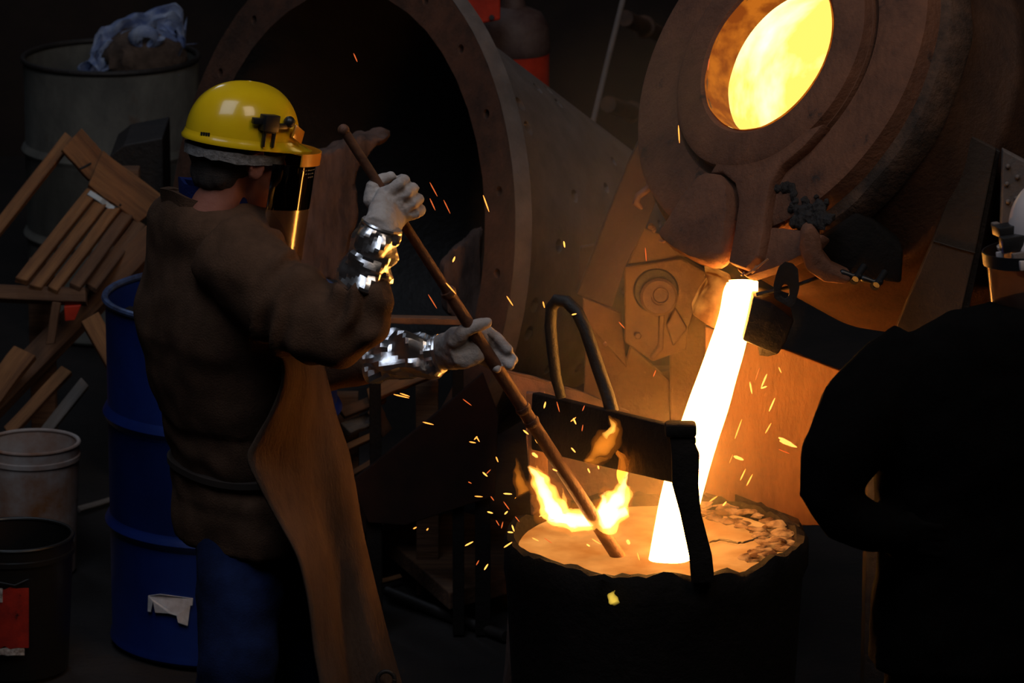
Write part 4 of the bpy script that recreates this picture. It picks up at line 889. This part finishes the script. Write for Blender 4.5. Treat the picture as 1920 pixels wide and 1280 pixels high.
# face shield
cutf = lambda a: 0.0 if a < 0.9 else 0.115 * ((a - 0.9) / 0.85) ** 2
shield('visor_holder', HM, AMBER, hat, 0.040, 0.012, 70, 0.008, None, 40, 3, 0.003)
hbox('visor_holder', (0.092, -0.086, 0.034), (0.055, 0.006, 0.030), AMBER, rz=38, ry=20)
shield('dark_visor', HM, DARKVISOR, hat, 0.014, -0.088, 98, 0.0)
shield('clear_visor', HM, CLEARVISOR, hat, -0.088, -0.205, 98, 0.0, lambda a: min(cutf(a), 0.112))

for row, zz in enumerate((0.002, -0.006, -0.014)):
    for k in range((6, 4, 3)[row]):
        a = R_(-62 + k * 5 + row * 6); nrm = HM.to_3x3() @ V((math.cos(a), math.sin(a), 0)).normalized()
        M().box(HM @ V((0.045 + 0.1375 * math.cos(a), 0.1145 * math.sin(a), zz)), (0.007, 0.0018, 0.0008), MX((Zu.cross(nrm).normalized(), Zu, nrm)).transposed()).build('printed_mark', GREYBAND, hat, smooth=False)

# ---- foil forearm sleeves
def foil(pts, rad, name, sd, parent, amp=0.034):
    P = [A(*p) for p in pts]; n_, k = 36, 26; q = M(); rings = []
    for i in range(k + 1):
        t = i / k * (len(P) - 1); a = min(int(t), len(P) - 2); f_ = t - a
        c = P[a].lerp(P[a + 1], f_); r = rad[a] + (rad[a + 1] - rad[a]) * f_
        tn = (P[a + 1] - P[a]).normalized(); u = tn.cross(V((0, 1, 0))).normalized(); v = tn.cross(u)
        ring = []
        for j in range(n_):
            an = 6.28319 * j / n_; d = u * math.cos(an) + v * math.sin(an); p = c + d * r
            dist, _ = NZ.voronoi(V((p.x * 13 + sd, p.y * 13, p.z * 18)))
            fo = amp * (min(dist[1] - dist[0], 0.7) - 0.30) * 1.1 + 0.006 * NZ.noise(p * 12 + V((sd, 0, 0)))
            if i > k - 2 or i < 2: fo *= 0.4
            ring.append(p + d * fo)
        rings.append(ring)
    inner = [[c_ + (p - c_) * 0.9 for p in rings[-1]] for c_ in (sum(rings[-1], V()) / n_,)][0]
    q.loft(rings + [inner], caps=True)
    return q.build(name, FOIL, parent, angle=20)
foil([(668, 540, 10.05), (684, 505, 10.05), (698, 470, 10.05), (708, 442, 10.05), (716, 420, 10.05)], [0.049, 0.056, 0.058, 0.057, 0.047], 'foil_sleeve', 3.0, wk)
foil([(698, 674, 10.49), (730, 670, 10.47), (770, 668, 10.45), (806, 666, 10.44), (828, 662, 10.43)], [0.056, 0.062, 0.060, 0.054, 0.046], 'foil_sleeve', 11.0, wk)

# ---- pole and the gloves round it
P0, P1 = A(643, 242, 10.12), A(1172, 1062, 10.52)
def pp(px):        # point of the pole under pixel column px
    lo_, hi_ = 0.0, 1.0
    for _ in range(40):
        t = (lo_ + hi_) / 2; q = P0.lerp(P1, t); d = q - CAM; x = 960 + FPX * d.x / d.dot(FW)
        if x < px: lo_ = t
        else: hi_ = t
    return P0.lerp(P1, t)
pole = thing('stirring_pole', 'long rusty steel pole held by the worker, its end dipping into the melt', 'pole', pp(900))
M().tube([P0, pp(700), pp(800), pp(842)], [0.0105, 0.0105, 0.011, 0.0115], 14, roundcap=True).build('handle_rod', POLEM, pole)
M().tube([pp(838), pp(900), pp(1000), pp(1100), P1 + (P1 - P0) * 0.02], [0.0135, 0.0145, 0.015, 0.016, 0.017], 14).build('shaft', POLEM, pole)
for x in (838, 978, 994): M().tube([pp(x), pp(x + 3), pp(x + 6)], [0.0165, 0.0185, 0.0165], 14).build('collar', POLEM, pole)
M().ell(pp(644), (0.013, 0.012, 0.013), 12, 8).build('tip', POLEM, pole)

PD = (P1 - P0).normalized()
def hand(m, pieces):
    for pts, rad in pieces: m.tube(pts, rad, 14, roundcap=True)
# near (upper) fist: back of the hand to the camera, fingers closing round the far side
C = pp(735); near = V((0, -1, 0)); SR = PD.cross(near).normalized()
if SR.x < 0: SR = -SR                         # across the pole, to the right and up
g1 = M()
def at(u, a, d): return C + PD * u + SR * a + near * d
wr = A(712, 428, 10.05)
g1.tube([wr + (wr - at(-0.01, 0.01, 0.03)) * 0.15, wr, wr.lerp(at(-0.005, 0.0, 0.03), 0.45), at(-0.003, 0.0, 0.032), at(-0.004, 0.028, 0.030)], [(0.040, 0.030), (0.041, 0.031), (0.049, 0.029), (0.052, 0.026), (0.047, 0.022)], 20, flat=PD)
for i, u in enumerate((-0.045, -0.017, 0.012, 0.039)):
    ln = (0.95, 1.05, 1.0, 0.85)[i]; r = (0.0125, 0.013, 0.0128, 0.0118)[i]; o = 0.004 * (1.5 - abs(i - 1.5))
    g1.tube([at(u * 0.9, 0.015, 0.034), at(u, 0.046 * ln, 0.034 + o), at(u + 0.004, 0.058 * ln, 0.008), at(u + 0.006, 0.045, -0.022), at(u + 0.006, 0.014, -0.033), at(u + 0.004, -0.012, -0.026)], [r * 1.05, r * 1.08, r, r * 0.96, r * 0.9, r * 0.85], 14, roundcap=True)
g1.tube([at(0.0, -0.026, 0.030), at(-0.045, -0.032, 0.022), at(-0.066, -0.016, 0.006), at(-0.066, 0.010, -0.012), at(-0.060, 0.030, -0.018)], [0.017, 0.0145, 0.0135, 0.0125, 0.0115], 14, roundcap=True)
g1.remesh(0.0036, 3, 0.4); g1.puff(lambda p, n_: 0.0022 * NZ.noise(p * 45) + 0.0012 * NZ.noise(p * 110)); g1.build('glove', GLOVE, wk, angle=180)
# far (lower) hand: palm under the pole, thumb over it, fingers round the far side pointing down the pole
C = pp(915); g2 = M(); wr = A(832, 660, 10.43)
def at2(px, py, d): return A(px, py, C.y + d)
g2.tube([A(806, 664, 10.44), wr, at2(862, 652, -0.005), at2(890, 645, 0.0), at2(908, 646, 0.012)], [(0.036, 0.030), (0.040, 0.032), (0.050, 0.028), (0.047, 0.024), (0.034, 0.020)], 20, flat=Zu)
g2.tube([at2(852, 640, -0.012), at2(872, 620, -0.026), at2(892, 611, -0.030), at2(912, 606, -0.022)], [0.019, 0.016, 0.015, 0.013], 14, roundcap=True)
for i, pts in enumerate((((886, 616, .012), (910, 616, .026), (932, 632, .026), (952, 656, .012)),
                         ((890, 634, .016), (918, 638, .032), (942, 654, .030), (962, 674, .014)),
                         ((890, 652, .016), (920, 656, .032), (940, 670, .024), (956, 684, .004)),
                         ((884, 668, .014), (906, 676, .026), (922, 684, .018), (932, 692, .0)))):
    r = (0.0135, 0.0138, 0.0130, 0.0118)[i]
    g2.tube([at2(*p) for p in pts], [r * 1.05, r, r * 0.95, r * 0.9], 14, roundcap=True)
g2.remesh(0.0036, 3, 0.4); g2.puff(lambda p, n_: 0.003 * NZ.noise(p * 40) + 0.0012 * NZ.noise(p * 110)); g2.build('glove', GLOVE, wk, angle=180)

# ---- dark figure in the right foreground
YF = 9.4
dk = thing('person', 'dark silhouetted person in the right foreground, hand on hip, in helmet and visor', 'person', (A(1860, 900, YF).x, YF, 0))
F2 = V((-0.35, 0.94, 0)).normalized(); S2 = V((F2.y, -F2.x, 0))
H2o = A(2016, 486, YF); f2 = V((-0.90, 0.36, -0.12)).normalized(); s2 = Zu.cross(f2).normalized(); H2 = frame(H2o, f2, s2, f2.cross(s2))
dj = M()
tor2 = [(566, 1960, .085, .11), (590, 1935, .105, .20), (628, 1900, .125, .245), (690, 1880, .145, .262), (800, 1868, .155, .260), (920, 1856, .152, .245), (1030, 1852, .150, .235), (1130, 1850, .158, .245), (1230, 1850, .165, .25)]
dj.loft([ellring(A(x, y, YF), F2, S2, fb, sd, 32, 2.3) for y, x, fb, sd in tor2])
AK = [(1730, 668, 9.36, .088), (1672, 712, 9.34, .094), (1616, 780, 9.30, .092), (1572, 860, 9.27, .080), (1556, 922, 9.26, .064), (1582, 968, 9.26, .056), (1640, 990, 9.26, .052), (1706, 1000, 9.30, .050)]
dj.tube([A(x, y, Y) for x, y, Y, r in AK], [r for *_, r in AK], 24)
RA = [A(2010, 660, 9.46), A(2080, 800, 9.50), A(2100, 920, 9.54), A(2108, 1030, 9.62)]
dj.tube(RA, [.09, .085, .068, .052], 20)
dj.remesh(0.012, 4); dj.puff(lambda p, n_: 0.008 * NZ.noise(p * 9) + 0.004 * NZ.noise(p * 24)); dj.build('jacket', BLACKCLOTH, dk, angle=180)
ank2 = [V((A(1750, 900, YF).x, 9.36, 0.1)), V((A(1930, 900, YF).x, 9.44, 0.1))]
dt = M(); dt.loft([ellring(A(x, y, YF), F2, S2, fb, sd, 28, 2.3) for y, x, fb, sd in ((1160, 1850, .14, .21), (1300, 1850, .15, .22))])
for i, a_ in enumerate(ank2): dt.tube([A((1780, 1920)[i], 1260, YF), V((a_.x, YF, 0.52)), a_], [.125, .095, .08], 22)
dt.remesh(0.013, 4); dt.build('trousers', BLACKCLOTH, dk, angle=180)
for a_ in ank2:
    b = M(); b.tube([a_ + V((0, 0, 0.06)), a_ + V((0, 0, -0.05))], [.055, .055], 16)
    b.tube([a_ - F2 * 0.07 + Zu * -0.045, a_ + F2 * 0.05 + Zu * -0.045, a_ + F2 * 0.18 + Zu * -0.06], [.052, .050, .036], 16, roundcap=True)
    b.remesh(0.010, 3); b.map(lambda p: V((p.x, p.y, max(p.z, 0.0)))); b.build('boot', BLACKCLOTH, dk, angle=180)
db = M(); head_into(db, H2)
db.loft([ellring(A(x, y, YF), F2, S2, fb * 0.8, sd * 0.8, 24) for y, x, fb, sd in tor2])
db.tube([A(1952, 590, YF), H2 @ V((-0.06, 0, -0.15))], [.07, .062], 16)
db.tube([A(x, y, Y) for x, y, Y, r in AK], [r * 0.6 for *_, r in AK], 16); db.tube(RA + [A(2110, 1090, 9.65)], [.055, .05, .040, .032, .028], 16)
for i, a_ in enumerate(ank2): db.tube([A((1780, 1920)[i], 1200, YF), V((a_.x, YF, 0.52)), a_], [.09, .06, .045], 16)
db.remesh(0.007, 3, 0.45); db.build('body', SKIN, dk, angle=180)
gl = M(); h0 = A(1700, 1000, 9.24)
gl.tube([A(1665, 994, 9.25), h0, A(1730, 1006, 9.25)], [(0.032, 0.024), (0.042, 0.022), (0.038, 0.018)], 16, flat=Zu)
for i in range(4): gl.tube([A(1725, 985 + i * 15, 9.24), A(1760, 988 + i * 17, 9.235), A(1785, 994 + i * 17, 9.25), A(1800, 1000 + i * 17, 9.27)], [.0125, .012, .0115, .011], 12, roundcap=True)
gl.tube([A(1690, 978, 9.25), A(1715, 960, 9.26), A(1740, 955, 9.28)], [.016, .014, .012], 12, roundcap=True)
gl.remesh(0.005, 3); gl.build('glove', BLACKCLOTH, dk, angle=180)
gr_ = M(); h1 = A(2112, 1100, 9.66)
gr_.tube([A(2108, 1010, 9.61), A(2110, 1050, 9.635), h1, A(2113, 1130, 9.67)], [(.034, .028), (.034, .026), (.042, .022), (.038, .018)], 16, flat=F2)
for i in range(4): gr_.tube([h1 + F2 * (0.030 - i * 0.02) + Zu * z + RT * x for z, x in ((-0.03, 0), (-0.065, 0.004), (-0.09, -0.006), (-0.105, -0.018))], [.0122, .0118, .0112, .0105], 12, roundcap=True)
gr_.tube([h1 + F2 * 0.03 + Zu * 0.03, h1 + F2 * 0.05 + Zu * 0.0 - RT * 0.01, h1 + F2 * 0.05 - Zu * 0.035 - RT * 0.015], [.016, .014, .012], 12, roundcap=True)
gr_.remesh(0.005, 3); gr_.build('glove', BLACKCLOTH, dk, angle=180)
h2 = M().ell((-0.034, 0, 0.030), (0.086, 0.080, 0.086), 28, 18); h2.ell((-0.055, 0, -0.030), (0.052, 0.064, 0.050), 22, 14)
h2.xf(H2).remesh(0.006, 3); h2.puff(lambda p, n_: 0.004 * NZ.noise(V((p.x * 60, p.y * 60, p.z * 25)))); h2.build('hair', HAIR, dk, angle=180)
for s_ in (-1, 1): M().ell(H2 @ V((0.080, s_ * 0.032, 0.014)), (0.0125, 0.0125, 0.0125), 14, 10).build('eye', mat('eye white', (0.7, 0.68, 0.65), 0.3), dk)
H2H = H2 @ MX.Translation((0, 0, 0.046)); hat2 = helmet(dk, H2H, WHITEHAT, 0.02)
def h2box(name, c, size, m, rz=0): return M().box(H2H @ V(c), size, H2H.to_3x3() @ MX.Rotation(R_(rz), 3, 'Z')).build(name, m, hat2, bevel=0.002)
for c, size, m in (((0.125, 0.05, 0.030), (0.04, 0.05, 0.020), BLACK), ((0.100, 0.085, 0.010), (0.05, 0.03, 0.030), BLACK), ((0.150, 0.03, 0.036), (0.014, 0.02, 0.012), GREYSTEEL),
                   ((0.112, 0.098, 0.006), (0.016, 0.012, 0.026), BLUEPL), ((0.130, 0.085, -0.020), (0.014, 0.012, 0.026), WHITEHAT), ((0.06, 0.105, -0.030), (0.05, 0.014, 0.02), WHITEHAT), ((0.085, 0.10, -0.022), (0.03, 0.014, 0.03), GREYSTEEL)):
    h2box('visor_bracket', c, size, m, 35)
shield('visor_holder', H2, BLACK, hat2, 0.030, 0.004, 80, 0.006, None, 40, 3, 0.003)
shield('clear_visor', H2, CLEARVISOR, hat2, 0.004, -0.18, 95, 0.0)

# ------------------------------------------------------------------ sparks
SPK = """806 342 820 368 d;806 372 816 394 d;832 375 844 400 d;906 366 917 397 s;1057 452 1059 464 h;849 491 853 481 h;836 530 855 551 s;950 555 962 573 s;803 552 819 578 d;738 739 767 746 s;750 737 768 743 s;793 791 813 796 s;868 748 884 760 d;
1018 565 1021 577 s;1072 590 1081 588 h;1272 235 1274 268 s;1330 110 1327 132 d;1210 464 1212 490 d;1160 603 1172 616 d;1225 706 1230 693 d;1406 716 1410 738 h;1438 701 1427 727 h;1427 728 1438 724 h;1460 688 1465 699 s;1442 771 1453 746 h;1378 822 1391 786 s;1435 812 1446 793 s;
1462 826 1494 838 f;1460 820 1488 834 f;1376 855 1394 862 f;1388 900 1398 879 s;1400 910 1411 889 s;1020 765 1023 753 h;1075 784 1080 795 h;981 806 991 814 h;994 800 1001 812 h;1004 820 1011 832 f;998 849 1008 857 f;1071 839 1079 848 h;1102 878 1106 886 h;1121 873 1123 879 h;1036 879 1045 883 h;
905 885 914 893 h;880 828 892 830 s;893 818 899 828 s;930 856 934 866 s;878 903 884 906 d;912 888 920 880 d;944 925 960 926 h;890 930 905 931 s;946 964 952 958 h;914 959 924 962 h;960 984 964 996 h;966 968 974 978 d;872 1023 887 1015 h;893 1059 898 1050 d;908 1068 915 1057 h;940 990 943 978 d;
775 991 781 988 s;800 994 803 990 s;952 997 962 998 h;945 1026 960 1016 h;1011 968 1025 962 h;1031 975 1050 972 s;1100 1020 1106 1024 h;1176 1012 1180 1020 f;1195 1036 1199 1050 s;1350 1035 1352 1050 s;1110 1010 1126 1020 s;1070 790 1080 782 s;1044 753 1049 772 d;1091 808 1093 796 d;895 818 889 824 s;
663 100 670 116 d;1035 1018 1020 1008 d;990 768 1000 774 d;930 975 936 985 d;955 955 944 940 d;1480 850 1460 842 d;1368 868 1374 852 d;1417 712 1424 690 d;1350 1090 1356 1110 d;1283 1070 1290 1088 d;1092 770 1096 760 d;1330 940 1345 930 s;1355 948 1362 940 h;998 1008 1010 1014 s;920 930 926 938 d"""
DEP = {'s': (SPARKM, 0.0016), 'h': (SPARKH, 0.0020), 'd': (SPARKD, 0.0013), 'f': (SPARKH, 0.0042)}
for i, ln in enumerate(SPK.replace('\n', '').split(';')):
    x0, y0, x1, y1, k = ln.split(); m_, r = DEP[k]; Y = 10.32 + 0.16 * random.random()
    if float(x0) < 860: Y = 10.0 + 0.15 * random.random()
    if float(x0) > 1330 and float(y0) > 600: Y = 10.5 + 0.3 * random.random()
    a, b = A(float(x0), float(y0), Y), A(float(x1), float(y1), Y + random.uniform(-0.02, 0.02))
    o = M().tube([a, a.lerp(b, 0.25), a.lerp(b, 0.75), b], [r * 0.35, r, r * 0.9, r * 0.3], 6).build('spark', m_)
    tag(o, 'tiny glowing orange spark flying through the air around the pour', 'spark', 'sparks around the pour')

# ------------------------------------------------------------------ smoke lit by the pour
sm = M().ell(A(1200, 470, 10.95), (0.42, 0.40, 0.60), 28, 18).build('smoke', smoke_mat('fume', (0.95, 0.78, 0.58), 0.5, (0.42, 0.40, 0.60)))
sm['kind'] = 'stuff'; sm['label'] = 'thin brown smoke hanging around the stream and furnace spout'; sm['category'] = 'smoke'
sm = M().ell(A(1190, 905, 10.62), (0.38, 0.30, 0.26), 28, 18).build('smoke', smoke_mat('hot fume', (0.95, 0.75, 0.55), 0.45, (0.38, 0.30, 0.26)))
sm['kind'] = 'stuff'; sm['label'] = 'bright haze rising over the melt in the pot'; sm['category'] = 'smoke'
